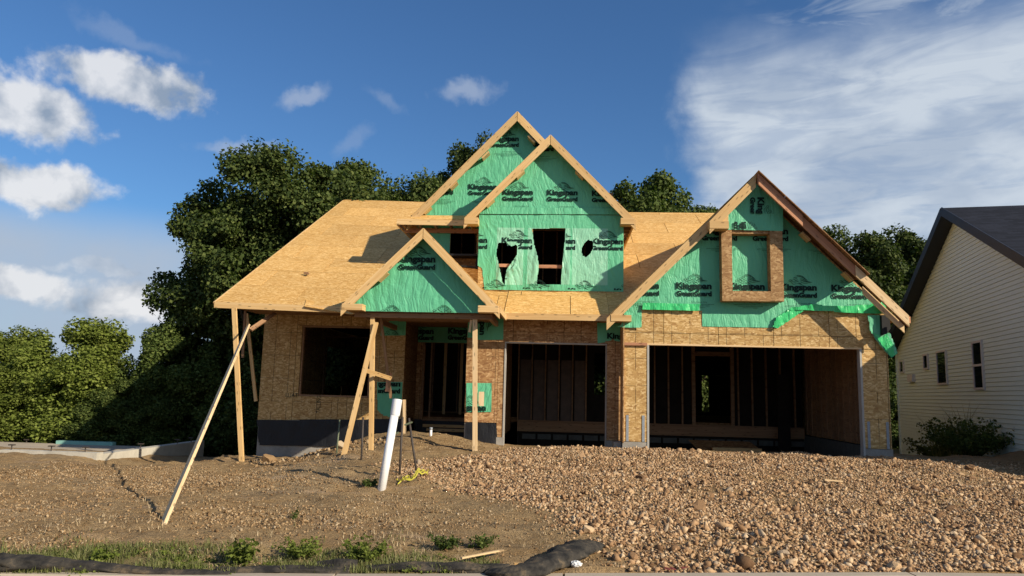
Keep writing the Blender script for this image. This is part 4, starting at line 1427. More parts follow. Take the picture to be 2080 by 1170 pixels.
for (x, z) in [(-3.899, 7.133), (-2.693, 7.126), (-2.12, 8.50), (-.94, 8.50)]:
    logo(x, z, YB - .034, big_wrap, b_out, w=.79)
logo(-4.30, 5.17, YB - .034, bigL_wrap, [(-4.09, 4.86), (-3.17, 4.86), (-3.17, 5.9), (-4.09, 5.9)], w=.78, small=False)
p_out = [(PX - 1.49, 3.265), (PX + 1.49, 3.265), (PX + 1.49, 3.42), (PX, 4.90), (PX - 1.49, 3.42)]
for (x, z) in [(-3.594, 4.344), (-2.459, 4.359), (-4.115, 3.054), (-2.998, 3.074)]:
    logo(x, z, 15.65, porch_wrap, p_out, small=False)
eo = [(-4.17, 2.97), (-2.37, 2.97), (-2.37, 3.58), (-4.17, 3.58)]
for (x, z) in [(-4.584, 3.207), (-3.314, 3.232)]:
    logo(x, z, YD - .045, eh_wrap, eo, small=False, w=.86)
logo(-5.17, 1.687, YL - .045, e2_wrap, [(-4.86, 1.2), (-4.23, 1.2), (-4.23, 1.78), (-4.86, 1.77)], small=False, w=.90)
logo(-5.03, 2.82, YL - .045, e1_wrap, [(-4.86, 3.03), (-4.21, 3.04), (-4.21, 3.53), (-4.86, 3.53)], small=False, w=.86)
logo(-2.62, 1.16, YS - .045, e3_wrap, [(-2.28, 1.125), (-1.71, 1.14), (-1.72, 1.79), (-2.28, 1.79)], small=False)
logo(1.02, 2.93, YS - .045, e5_wrap, [(.82, 2.90), (1.32, 2.90), (1.32, 3.28), (.82, 3.28)], small=False, parts='K', w=.74)
logo(-2.02, 3.75, YS - .045, e4_wrap, [(-2.3, 2.9), (-1.5, 2.86), (-1.5, 3.35), (-2.3, 3.35)], rot=-math.pi / 2, small=False)
logo(4.33, 6.12, 16.725, house, [(4.0, 5.74), (4.9, 5.74), (4.9, 5.93), (4.3, 6.4), (4.0, 6.2)], rot=-math.pi / 2, small=False)
logo(3.96, 5.80, 16.725, house, [(3.62, 5.38), (4.5, 5.38), (4.5, 5.55), (3.62, 5.55)], rot=-math.pi / 2, small=False)
# words pencilled on the strand board under the left window
def wall_words(body, x, z, h, w, rot=0, flip=False):
    V, F = text_polys(body, .0)
    cp = max(v[1] for v in V)
    printed('stencilled_word', [((1 - a) if flip else a, b) for a, b in V], F, (w, h / cp), (0, 0), (x, z), YL - .006, house, [], rot)
wall_words('TALLING', -6.39, .93, .11, .46, math.pi / 2)
wall_words('TALLI', -7.35, 1.33, .11, .33, 0, True)

# small dark debris on the roof
m = MB()
m.box(-6.9, -6.78, 19.0, 19.06, 4.575, 4.62)
m.box(-6.82, -6.74, 18.96, 19.0, 4.55, 4.58)
tag(m.build('wood_offcut', M['lumber_dark']), 'small dark offcut lying on the left roof slope', 'wood scrap')


# ------------------------------------------------------------------ temporary posts and braces
def post(name, p0, p1, w, mat, label, t=.045, extra=None):
    e = empty(name, p0, label, 'post' if 'post' in name else 'brace')
    p0v = Vector(p0)
    m = MB()
    m.board(Vector((0, 0, 0)), Vector(p1) - p0v, t, w, up=(0, 1, 0))
    m.build('timber', M[mat], e)
    if extra:
        for (a, b, ww, tt, nm, mt) in extra:
            mm = MB()
            mm.board(Vector(a) - p0v, Vector(b) - p0v, tt, ww, up=(0, 1, 0))
            mm.build(nm, M[mt], e)
    return e
post('porch_post', (-4.05, 15.88, .26), (-4.16, 15.88, 3.14), .09, 'lumber', 'upright timber post at the left front corner of the porch gable', .09)
post('porch_post', (-1.83, 15.88, .30), (-1.92, 15.88, 3.14), .095, 'lumber_pale', 'upright timber post at the right front corner of the porch gable', .09,
     [((-1.73, 15.87, 1.30), (-1.73, 15.87, 1.60), .11, .04, 'nailed_block', 'lumber_pale'), ((-2.0, 15.87, 3.13), (-2.03, 15.87, 2.86), .05, .03, 'nailed_block', 'lumber_pale')])
post('corner_post', (-7.27, 16.88, H(-7.27, 16.88) - .1), (-7.74, 16.88, 3.40), .10, 'lumber', 'tilted timber post holding the left corner of the eave', .07)
post('long_brace', (-4.27, 7.98, H(-4.27, 7.98) - .03), (-7.30, 16.72, 2.98), .095, 'lumber_pale', 'long plank leaning from the mud up to the left eave corner', .04)
post('brace', (-7.32, 16.9, 2.9), (-7.08, 17.7, 3.38), .10, 'lumber_dark', 'short dark diagonal brace under the left eave behind the corner post', .04)
post('brace', (-8.13, 19.45, 1.20), (-8.5, 19.3, 3.52), .085, 'lumber', 'thin brace beside the left wall behind the tilted post', .04)
post('brace', (-8.12, 18.4, 2.3), (-8.14, 18.4, 3.5), .06, 'lumber_dark', 'short upright strip under the left roof overhang', .04)
post('leaning_brace', (-4.09, 14.0, H(-4.09, 14.0) - .03), (-4.06, 15.80, 3.02), .095, 'lumber', 'plank leaning from the soil against the left porch post', .04,
     [((-4.10, 15.1, 1.99), (-3.80, 16.3, 1.84), .085, .04, 'cross_block', 'lumber')])
post('inner_brace', (-3.97, 17.15, 1.40), (-4.22, 16.8, 3.25), .06, 'lumber_dark', 'thin brace hanging inside the porch behind the left post', .04,
     [((-4.05, 17.1, 1.55), (-4.02, 17.1, 1.98), .10, .03, 'cross_block', 'lumber_red')])
post('stub_board', (-3.56, 16.9, .62), (-3.60, 16.9, 1.38), .075, 'lumber_pale', 'short pale board standing by the top of the white pipe', .04)

# ------------------------------------------------------------------ pipe, rods, tape
e = empty('drain_pipe', (-2.66, 11.1, .05), 'leaning white plastic pipe sticking out of the dirt', 'pipe')
def rel(o, v):
    return Vector(v) - o.location
cyl('pipe_body', rel(e, (-2.67, 11.1, -.05)), rel(e, (-2.53, 11.27, 1.30)), .062, .062, M['pvc'], e, 24)
mm = MB()
d0, d1 = rel(e, (-2.535, 11.26, 1.20)), rel(e, (-2.515, 11.30, 1.45))
N_ = 6
tube(mm, [d0, d0.lerp(d1, .12), d1], [.064, .074, .074], 24, cap=False)
tube(mm, [d1, d1 + (d0 - d1) * .2], [.066, .066], 24, cap=True)
o = mm.build('pipe_socket', M['pvc'], e)
for p in o.data.polygons:
    p.use_smooth = len(p.vertices) == 4

def rod(label, p0, p1, r, mat, cat='rod', extra=None):
    e = empty('metal_rod', p0, label, cat)
    cyl('rod_shaft', (0, 0, 0), Vector(p1) - Vector(p0), r, r, M[mat], e, 8)
    if extra:
        extra(e)
    return e
def clampx(dz, dx=.0):
    def f(e):
        mm = MB()
        mm.board((-.07 + dx, -.02, dz - .03), (.05 + dx, -.02, dz + .02), .028, .03)
        mm.build('clamp', M['rod_green'], e)
    return f
rod('dark steel rod in bare soil, left of the white pipe', (-3.53, 13.2, .05), (-3.54, 13.2, 1.10), .018, 'rod')
rod('dark rod standing upright just right of the white pipe', (-2.54, 11.8, .05), (-2.53, 11.8, 1.17), .018, 'rod', extra=clampx(.86, -.09))
rod('dark rod leaning, its foot in the yellow tape', (-2.26, 12.0, .05), (-2.47, 12.0, 1.15), .018, 'rod', extra=clampx(1.02, -.2))
rod('dull green stake beside the leaning plank', (-4.45, 14.7, .02), (-4.41, 14.7, .98), .016, 'rod_green', 'stake')
m = MB()
for k in range(3):
    pts = []
    for i in range(15):
        t = i / 14
        x = -2.46 + .36 * t + .05 * math.sin(9 * t + k * 2)
        y = 11.35 + .35 * t + .1 * math.sin(7 * t + k)
        pts.append((x, y, H(x, y) + .03 + .045 * abs(math.sin(11 * t + k)) + (.06 if t > .6 else 0) * abs(math.sin(20 * t + k))))
    for a, b in zip(pts, pts[1:]):
        m.board(a, b, .018, .004, up=(0, .3, 1))
tag(m.build('caution_tape', M['yellow']), 'tangle of yellow tape at the foot of the rods', 'tape')
e = empty('cleanout_cap', (-2.98, 17.0, .5), 'small pale pipe cap poking out of the mound by the entry', 'pipe cap')
cyl('cap_stem', (0, 0, 0), (0, 0, .22), .03, .03, M['pvc'], e, 12)
cyl('cap_lid', (0, 0, .22), (0, 0, .27), .036, .036, M['metal'], e, 12)
m = MB()
pts = []
for i in range(14):
    t = i / 13
    x = -3.0 + 1.1 * t
    y = 16.4 - .55 * t
    pts.append((x, y, H(x, y) + .012))
tube(m, pts, [.012] * 14, 6)
tag(m.build('cable', M['black']), 'thin dark cable trailing down the mound to the right porch post', 'cable')

# ------------------------------------------------------------------ foundation of the lot to the left
fd = empty('house_foundation', (-12, 18, 0), 'low poured concrete foundation walls of the next lot, far left', 'foundation')
def fbox(name, a, b, c, d, z0, z1, mat):
    mm = MB()
    mm.box(a + 12, b + 12, c - 18, d - 18, z0, z1)
    return mm.build(name, M[mat], fd)
fbox('foundation_wall', -13.4, -10.98, 17.25, 17.5, -1.0, -.06, 'concrete_pale')
fbox('foundation_wall', -24.0, -13.42, 17.25, 17.5, -1.0, -.22, 'concrete')
fbox('foundation_wall', -11.24, -10.98, 17.505, 22.6, -1.2, -.10, 'concrete_pale')
fbox('foundation_wall', -24.0, -11.26, 22.3, 22.6, -1.2, -.34, 'concrete_pale')
fbox('sand_fill', -23.9, -11.25, 17.52, 22.25, -1.0, -.30, 'kerb')
fbox('foam_board', -15.4, -13.6, 22.1, 22.28, -.5, -.20, 'board_blue')
for (x, y, z) in ((-13.2, 17.37, -.06), (-12.2, 17.37, -.06), (-11.35, 17.37, -.06), (-11.1, 19.3, -.10), (-11.1, 21.2, -.1), (-11.1, 22.0, -.1), (-14.6, 17.37, -.22), (-15.0, 22.45, -.34), (-16.6, 22.45, -.34), (-18.2, 22.45, -.34)):
    mm = MB()
    tube(mm, [(x + 12, y - 18, z), (x + 12, y - 18, z + .10)], [.014, .014], 6)
    mm.box(x + 12 - .07, x + 12 + .07, y - 18 - .04, y - 18 + .04, z + .10, z + .125)
    mm.build('anchor_bolt', M['rod'], fd)

# ------------------------------------------------------------------ the finished neighbour on the right
A_ = R(10.4)
dN = Vector((math.sin(A_), math.cos(A_), 0))      # along the wall, away
nN = Vector((-math.cos(A_), math.sin(A_), 0))     # facing the building site
P0 = Vector((12.62, 29.24, 0))
nb = empty('neighbour_house', P0, 'finished house with cream lap siding and charcoal roof at the right edge', 'house')
def np_(s, z, n=0.0):
    return P0 + dN * s + nN * n + Vector((0, 0, z)) - P0
EAVE, APEX, SA = 3.5, 7.02, -7.75
def gz(s):
    return APEX - (APEX - EAVE) * abs(s - SA) / 7.75
m = MB()
ex = .112
z = -1.2
while z < APEX:
    z1 = z + ex
    def lim(zz):
        if zz <= EAVE:
            return -15.5, 0.0
        k = (APEX - zz) / (APEX - EAVE) * 7.75
        return SA - k, SA + k
    if z1 > APEX - .02:
        break
    a0, b0 = lim(z)
    a1, b1 = lim(z1)
    p = [np_(a0, z + .008, .022), np_(b0, z + .008, .022), np_(b1, z1, .008), np_(a1, z1, .008)]
    m.poly(p[::-1], [(a0, z), (b0, z), (b1, z1), (a1, z1)][::-1])
    p = [np_(a0, z, -.008), np_(b0, z, -.008), np_(b0, z + .008, .022), np_(a0, z + .008, .022)]
    m.poly(p[::-1], [(0, 0)] * 4)
    z = z1
sd_ = m.build('lap_siding', M['siding'], nb)
sd_['kind'] = 'stuff'
m = MB()
m.poly([np_(-15.5, -1.2, -.045), np_(0, -1.2, -.045), np_(0, EAVE, -.045), np_(SA, APEX, -.045), np_(-15.5, EAVE, -.045)], [(0, 0)] * 5)
m.poly([np_(-15.5, -1.2, -.045), np_(-15.5, EAVE, -.045), np_(-15.5, EAVE, -12), np_(-15.5, -1.2, -12)], [(0, 0)] * 4)
m.poly([np_(0, -1.2, -.045), np_(0, EAVE, -.045), np_(0, EAVE, -12), np_(0, -1.2, -12)], [(0, 0)] * 4)
m.build('wall', M['siding'], nb)
box_ = MB()
for (a, b) in (((0.03, -1.2), (0.03, EAVE)),):
    box_.board(np_(a[0] - .05, a[1], .03), np_(b[0] - .05, b[1], .03), .10, .05, up=tuple(dN))
box_.build('corner_trim', M['siding'], nb)
# roof slabs with an overhang of .42 toward the site
def slab(s_e, s_r, z_e, z_r, name):
    m = MB()
    o0, o1 = .42, -12
    top = .16
    pts = [np_(s_e, z_e + top, o0), np_(s_r, z_r + top, o0), np_(s_r, z_r + top, o1), np_(s_e, z_e + top, o1)]
    bot = [Vector(p) - Vector((0, 0, .15)) for p in pts]
    Ls = math.hypot(s_e - s_r, z_e - z_r)
    m.poly(pts, [(0, 0), (0, Ls), (12.4, Ls), (12.4, 0)])
    r_ = m.build(name, M['shingle'], nb)
    m = MB()
    m.poly(bot[::-1], [(0, 0)] * 4)
    m.poly([pts[0], pts[3], bot[3], bot[0]], [(0, 0)] * 4)
    m.build('soffit', M['dark_trim'], nb)
ov = .5
slope_n = (APEX - EAVE) / 7.75
slab(.0 + ov, SA, EAVE - ov * slope_n, APEX, 'roof_slope')
slab(-15.5 - ov, SA, EAVE - ov * slope_n, APEX, 'roof_slope')
for s_e in (ov, -15.5 - ov):
    mm = MB()
    mm.board(np_(s_e, EAVE - ov * slope_n + .06, .435), np_(SA, APEX + .06, .435), .24, .03)
    mm.build('rake_fascia', M['dark_trim'], nb)
# windows
def nwin(s0, s1, z0, z1, sash=False):
    fr = MB()
    w = .055
    for (a, b, c, d) in ((s0 - w, s0, z0 - w, z1 + w), (s1, s1 + w, z0 - w, z1 + w), (s0, s1, z0 - w, z0), (s0, s1, z1, z1 + w)):
        fr.poly([np_(a, c, .065), np_(a, d, .065), np_(b, d, .065), np_(b, c, .065)], [(0, 0)] * 4)
        for (p, q) in (((a, c), (a, d)), ((a, d), (b, d)), ((b, d), (b, c)), ((b, c), (a, c))):
            fr.poly([np_(p[0], p[1], .065), np_(p[0], p[1], .0), np_(q[0], q[1], .0), np_(q[0], q[1], .065)], [(0, 0)] * 4)
    if sash:
        zm = (z0 + z1) / 2
        fr.poly([np_(s0, zm - .03, .060), np_(s0, zm + .03, .060), np_(s1, zm + .03, .060), np_(s1, zm - .03, .060)], [(0, 0)] * 4)
    f = fr.build('window', M['vinyl'], nb)
    gm = MB()
    gm.poly([np_(s0, z0, .045), np_(s0, z1, .045), np_(s1, z1, .045), np_(s1, z0, .045)], [(0, 0)] * 4)
    gm.build('pane', M['window_glass'], f)
nwin(-1.02, -.60, 2.72, 3.08)
nwin(-4.11, -3.69, 2.74, 3.14)
nwin(-6.0, -5.15, 2.22, 3.15)
nwin(-9.02, -8.38, 2.04, 3.22, True)
mm = MB()
mm.board(np_(-2.46, 2.45, .07), np_(-1.81, 2.45, .07), .26, .10)
mm.build('vent_box', M['vinyl'], nb)

# ------------------------------------------------------------------ trees
def leaf_mesh(name, centers, radii, per, size, squash=.8, seed=1, out=0.6):
    r = np.random.default_rng(seed)
    C = np.repeat(np.asarray(centers, float), per, axis=0)
    RR = np.repeat(np.asarray(radii, float), per)
    n = len(C)
    d = r.normal(size=(n, 3))
    d /= np.linalg.norm(d, axis=1)[:, None]
    rad = RR * (0.35 + 0.65 * r.random(n) ** .45) * (1 + .12 * r.normal(size=n).clip(-1.5, 1.2))
    pos = C + d * rad[:, None] * np.array([1, 1, squash])
    # twigs that reach past the clump
    tw = r.random(n) < .07
    pos = np.where(tw[:, None], C + d * (RR * (.95 + .22 * r.random(n)))[:, None], pos)
    nr = d * out + np.array([0, 0, .45]) + r.normal(size=(n, 3)) * .55
    nr /= np.linalg.norm(nr, axis=1)[:, None]
    a = np.cross(nr, r.normal(size=(n, 3)))
    a /= np.linalg.norm(a, axis=1)[:, None]
    b = np.cross(nr, a)
    s = size * (.6 + .8 * r.random(n))
    L = a * s[:, None]
    W = b * (s * .42)[:, None]
    fold = nr * (s * .12)[:, None]
    v = np.stack([pos - L * .5, pos + W - fold, pos + L * .5, pos - W - fold], axis=1).reshape(-1, 3)
    me = bpy.data.meshes.new(name)
    me.vertices.add(4 * n)
    me.vertices.foreach_set('co', v.ravel())
    me.loops.add(4 * n)
    me.loops.foreach_set('vertex_index', np.arange(4 * n))
    me.polygons.add(n)
    me.polygons.foreach_set('loop_start', np.arange(0, 4 * n, 4))
    me.polygons.foreach_set('loop_total', np.full(n, 4))
    me.update(calc_edges=True)
    me.validate()
    return me

def crown_centers(env, n, seed, shell=.7, zmin=None):
    r = np.random.default_rng(seed)
    env = np.asarray(env, float)
    vol = env[:, 3] * env[:, 4] * env[:, 5]
    pk = r.choice(len(env), n, p=vol ** .7 / (vol ** .7).sum())
    d = r.normal(size=(n, 3))
    d /= np.linalg.norm(d, axis=1)[:, None]
    rr = np.where(r.random(n) < shell, .72 + .28 * r.random(n), .75 * r.random(n) ** .5)
    c = env[pk, :3] + d * rr[:, None] * env[pk, 3:]
    return c

def trunk_mesh(name, base_r, height, centers, nb_=18, seed=2, lean=(0, 0)):
    r = random.Random(seed)
    m = MB()
    top = Vector((lean[0], lean[1], height))
    pts = [Vector((0, 0, -1.0)), Vector((0, 0, .3))] + [Vector((0, 0, 0)).lerp(top, t) + Vector((r.uniform(-.12, .12), r.uniform(-.12, .12), 0)) for t in (.25, .5, .75, 1)]
    tube(m, pts, [base_r * 1.25, base_r, base_r * .85, base_r * .62, base_r * .4, base_r * .12], 9)
    cs = list(centers)
    r.shuffle(cs)
    for c in cs[:nb_]:
        c = Vector(c)
        t = max(.18, min(.9, (c.z * .55) / height))
        s_ = Vector((0, 0, 0)).lerp(top, t)
        mid = s_.lerp(c, .5) + Vector((0, 0, -.1 * (c - s_).length))
        br = base_r * (.40 - .25 * t)
        tube(m, [s_, mid, c], [br, br * .6, br * .15], 6)
    me_o = m.build(name, M['bark'])
    return me_o

TREE = {}
def make_tree_kind(key, env, nc, cr, per, leaf, seed, trunk_r, trunk_h, mat, squash=.8, shell=.7):
    cs = crown_centers(env, nc, seed, shell)
    r = np.random.default_rng(seed + 5)
    rad = cr * (.65 + .7 * r.random(nc))
    me = leaf_mesh('crown', cs, rad, per, leaf, squash, seed)
    me.materials.append(mat)
    to = trunk_mesh('trunk', trunk_r, trunk_h, cs, 22, seed)
    tm = to.data
    bpy.data.objects.remove(to)
    TREE[key] = (me, tm)

def place_tree(key, name, loc, label, scale=1.0, rot=0.0, zs=None, mat=None, group='trees behind the building site', cat='tree'):
    me, tm = TREE[key]
    e = empty(name, loc, label, cat, group)
    e.scale = (scale, scale, zs or scale)
    e.rotation_euler = (0, 0, rot)
    c = new_obj('crown', me, e)
    if mat:
        c.material_slots[0].link = 'OBJECT'
        c.material_slots[0].material = mat
    new_obj('trunk', tm, e)
    return e

# broad maple: lobes hand laid so that the outline swells and breaks like the real one
make_tree_kind('maple', [(0, 0, 6.2, 3.0, 2.9, 2.8), (-1.9, .2, 5.2, 2.3, 2.3, 2.3), (.2, 0, 8.9, 2.2, 2.0, 1.8), (2.3, .3, 8.0, 2.0, 1.9, 1.8),
                         (-1.6, 0, 7.9, 1.7, 1.7, 1.5), (-2.3, -.3, 2.6, 1.5, 1.6, 1.3), (1.2, 0, 2.8, 2.6, 2.4, 1.8), (-.4, -.6, 1.0, 2.8, 2.2, 1.1)],
               330, .60, 560, .125, 11, .30, 8.4, M['leaf_dark'], shell=.8)
make_tree_kind('round', [(0, 0, 7.2, 3.0, 3.0, 2.9), (-1.3, 0, 9.3, 1.6, 1.6, 1.6), (1.4, 0, 8.9, 1.7, 1.7, 1.6), (0, 0, 3.6, 2.9, 2.9, 2.2)],
               210, .66, 560, .14, 23, .28, 8.8, M['leaf_mid'])
make_tree_kind('tall', [(0, 0, 6.0, 2.4, 2.4, 3.6), (.3, 0, 10.2, 1.3, 1.3, 1.9), (-.9, .2, 8.6, 1.2, 1.2, 1.4), (1.0, 0, 7.8, 1.2, 1.2, 1.5), (0, 0, 2.6, 2.3, 2.3, 1.9)],
               185, .58, 540, .14, 37, .24, 9.6, M['leaf_dark'], squash=.95)
make_tree_kind('willow', [(0, 0, 2.7, 1.9, 1.9, 2.0), (-1.1, 0, 1.9, 1.4, 1.5, 1.4), (1.2, .1, 2.2, 1.4, 1.4, 1.5), (0, -.5, .8, 2.3, 1.6, .9), (.2, 0, 4.2, .8, .8, .8)],
               230, .36, 420, .085, 51, .10, 3.9, M['leaf_light'], squash=1.1)

place_tree('maple', 'maple_tree', (-11.25, 27.3, -.8), 'large dark maple tree at the left of the building site, full down to the ground', 1.04, .0, 1.065)
place_tree('round', 'maple_tree', (-9.3, 36.5, -1.2), 'round topped tree behind the ridge of the left roof slope', 1.12, .6, 1.27)
place_tree('tall', 'maple_tree', (-5.7, 38.5, -1.2), 'narrow tree whose top shows left of the tallest gable', .98, 1.4, 1.34)
place_tree('tall', 'maple_tree', (-3.9, 38.0, -1.2), 'tree just behind the tallest gable peak, mostly hidden', .9, 2.6, 1.36)
place_tree('round', 'maple_tree', (3.1, 37.5, -1.2), 'light green tree above the roof, nearest the central gables', 1.12, 2.2, 1.25)
place_tree('round', 'maple_tree', (5.8, 36.5, -1.2), 'light green tree above the middle of the right ridge', .95, 3.6, 1.13)
place_tree('round', 'maple_tree', (-7.0, 38.5, -1.2), 'dark tree filling the dip before the narrow tree beside the tallest gable', .98, 4.6, 1.30, M['leaf_dark'])
place_tree('tall', 'maple_tree', (13.0, 37.5, -1.8), 'dark tree rising right behind the slope of the garage gable', 1.05, 5.0, .99)
place_tree('tall', 'maple_tree', (8.1, 40.0, -1.4), 'tree with one small tip above the ridge left of the garage gable', .8, .3, .98, M['leaf_mid'])
place_tree('round', 'maple_tree', (14.6, 37.0, -1.8), 'dark tree in the gap, nearest the garage gable', 1.0, 1.1, 1.02, M['leaf_dark'])
place_tree('tall', 'maple_tree', (17.4, 38.5, -1.8), 'dark tree in the gap, nearest the charcoal rake of the neighbour', 1.15, 2.0, 1.02)
place_tree('tall', 'maple_tree', (11.9, 32.0, -1.8), 'low dark tree filling the gap beside the garage wall', .62, 2.9, .60)
place_tree('tall', 'maple_tree', (13.9, 34.0, -1.8), 'leafy tree close behind the corner of the neighbour house', .7, .9, .66)
place_tree('willow', 'willow_tree', (-16.6, 24.9, -.9), 'broad yellow green willow bush in the middle of the left thicket', 1.20, .0, .96, group='thicket at the left edge')
place_tree('willow', 'willow_tree', (-20.4, 26.5, -.9), 'greyish willow at the extreme left edge of the photo', 1.15, 1.9, .92, M['leaf_light'], group='thicket at the left edge')
place_tree('willow', 'willow_tree', (-14.0, 26.0, -.9), 'dull green bush between the willow and the big maple', 1.0, 2.9, .96, M['leaf_mid'], group='thicket at the left edge')
place_tree('willow', 'willow_tree', (-18.6, 23.9, -.9), 'low yellow green bush right behind the concrete foundation', .85, 4.0, .62, group='thicket at the left edge')
place_tree('willow', 'willow_tree', (-13.4, 30.5, -1.0), 'dark bush half hidden by the left flank of the big maple', 1.2, 5.0, 1.15, M['leaf_dark'], group='thicket at the left edge')
place_tree('willow', 'willow_tree', (-14.3, 24.1, -.9), 'low dark bush at the foot of the thicket beside the maple', .75, .8, .55, M['leaf_mid'], group='thicket at the left edge')
place_tree('willow', 'willow_tree', (-10.2, 26.0, -.9), 'dark bush at the foot of the big maple by the house wall', .8, 1.3, .62, M['leaf_dark'], group='thicket at the left edge')
place_tree('round', 'maple_tree', (-5.0, 44.0, -1.2), 'tree seen only in slivers through the entry doorway', .8, 3.3, .7)
place_tree('round', 'maple_tree', (1.8, 42.0, -1.2), 'tree seen only through the small garage opening', .8, 4.3, .7)
place_tree('round', 'maple_tree', (10.0, 44.0, -1.4), 'tree seen only through the wide garage opening', .8, 5.3, .7, M['leaf_dark'])

# undergrowth: one uncountable mass of leaves closing the bottom of the thicket
def undergrowth():
    r = np.random.default_rng(99)
    cs, rd = [], []
    for i in range(150):
        x = r.uniform(-40, 34)
        y = 33 + r.uniform(-1.5, 3) + (3.5 if -9 < x < 9 else 0) + (2 if x > 9 else 0)
        cs.append((x, y, r.uniform(-1.4, 1.6)))
        rd.append(r.uniform(.9, 1.6))
    for i in range(40):
        cs.append((r.uniform(-30, -9.6), r.uniform(26.4, 28.5), r.uniform(-1.2, -.2)))
        rd.append(r.uniform(.5, .8))
    me = leaf_mesh('undergrowth', cs, rd, 260, .24, .9, 99)
    me.materials.append(M['leaf_dark'])
    o = new_obj('undergrowth', me)
    tag(o, 'dark tangle of undergrowth closing off the background behind the lots', 'undergrowth', kind='stuff')
undergrowth()

# ------------------------------------------------------------------ stones
def icos(sub=1):
    bm = bmesh.new()
    bmesh.ops.create_icosphere(bm, subdivisions=sub, radius=1)
    v = np.array([x.co[:] for x in bm.verts])
    f = np.array([[y.index for y in x.verts] for x in bm.faces])
    bm.free()
    return v, f

def stone_mass(name, pts, sizes, mat, seed, sink=.35, flat=.75):
    V, F = icos(1)
    r = np.random.default_rng(seed)
    n = len(pts)
    nv, nf = len(V), len(F)
    kinds = []
    for k in range(12):
        d = V * (1 + .38 * r.normal(size=(nv, 1)))
        # chop with random planes for an angular look
        for q in range(5):
            nn = r.normal(size=3)
            nn /= np.linalg.norm(nn)
            s = d @ nn
            lim = .30 + .30 * r.random()
            d = d - np.where(s > lim, s - lim, 0)[:, None] * nn
        kinds.append(d)
    kinds = np.array(kinds)
    kk = r.integers(0, 12, n)
    base = kinds[kk]
    sc = sizes[:, None] * np.stack([.8 + .5 * r.random(n), .7 + .5 * r.random(n), flat * (.7 + .5 * r.random(n))], 1)
    base = base * sc[:, None, :]
    # random rotations
    q = r.normal(size=(n, 4))
    q[:, 1:3] *= .5
    q /= np.linalg.norm(q, axis=1)[:, None]
    w, x, y, z = q.T
    Rm = np.stack([1 - 2 * (y * y + z * z), 2 * (x * y - z * w), 2 * (x * z + y * w), 2 * (x * y + z * w), 1 - 2 * (x * x + z * z), 2 * (y * z - x * w), 2 * (x * z - y * w), 2 * (y * z + x * w), 1 - 2 * (x * x + y * y)], 1).reshape(n, 3, 3)
    base = np.einsum('nij,nvj->nvi', Rm, base)
    P_ = np.array(pts) + np.stack([np.zeros(n), np.zeros(n), sizes * (flat * .8 - sink)], 1)
    base = base + P_[:, None, :]
    vv = base.reshape(-1, 3)
    ff = (F[None] + (np.arange(n) * nv)[:, None, None]).reshape(-1)
    me = bpy.data.meshes.new(name)
    me.vertices.add(len(vv))
    me.vertices.foreach_set('co', vv.ravel())
    me.loops.add(len(ff))
    me.loops.foreach_set('vertex_index', ff)
    me.polygons.add(n * nf)
    me.polygons.foreach_set('loop_start', np.arange(0, len(ff), 3))
    me.polygons.foreach_set('loop_total', np.full(n * nf, 3))
    me.update(calc_edges=True)
    me.materials.append(mat)
    return new_obj(name, me)

GB = [(6.9, .75), (7.8, .45), (8.5, .15), (9.6, -.25), (10.6, -.9), (11.3, -1.9), (11.7, -2.6), (12.6, -3.0), (13.4, -2.5), (14.3, -1.95), (15.2, -1.55), (16.6, -1.2)]
def gravel_left(y):
    for (ya, xa), (yb, xb) in zip(GB, GB[1:]):
        if ya <= y <= yb:
            return xa + (xb - xa) * (y - ya) / (yb - ya)
    return GB[0][1] if y < 7 else GB[-1][1]

def octa_mass(name, pts, sizes, mat, seed):
    V = np.array([(1, 0, 0), (-1, 0, 0), (0, 1, 0), (0, -1, 0), (0, 0, 1), (0, 0, -1)], float)
    F = np.array([(0, 2, 4), (2, 1, 4), (1, 3, 4), (3, 0, 4), (2, 0, 5), (1, 2, 5), (3, 1, 5), (0, 3, 5)])
    r = np.random.default_rng(seed)
    n = len(pts)
    base = V[None] * (.75 + .5 * r.random((n, 6, 1))) + .28 * r.normal(size=(n, 6, 3))
    base *= (sizes[:, None] * np.stack([.9 + .6 * r.random(n), .7 + .5 * r.random(n), .55 + .45 * r.random(n)], 1))[:, None, :]
    a = r.uniform(0, 6.283, n)
    ca, sa = np.cos(a), np.sin(a)
    x, y = base[:, :, 0].copy(), base[:, :, 1].copy()
    base[:, :, 0] = x * ca[:, None] - y * sa[:, None]
    base[:, :, 1] = x * sa[:, None] + y * ca[:, None]
    base += (np.array(pts) + np.stack([np.zeros(n), np.zeros(n), sizes * .2], 1))[:, None, :]
    ff = (F[None] + (np.arange(n) * 6)[:, None, None]).reshape(-1)
    me = bpy.data.meshes.new(name)
    me.vertices.add(n * 6)
    me.vertices.foreach_set('co', base.ravel())
    me.loops.add(len(ff))
    me.loops.foreach_set('vertex_index', ff)
    me.polygons.add(n * 8)
    me.polygons.foreach_set('loop_start', np.arange(0, len(ff), 3))
    me.polygons.foreach_set('loop_total', np.full(n * 8, 3))
    me.update(calc_edges=True)
    me.materials.append(mat)
    return new_obj(name, me)

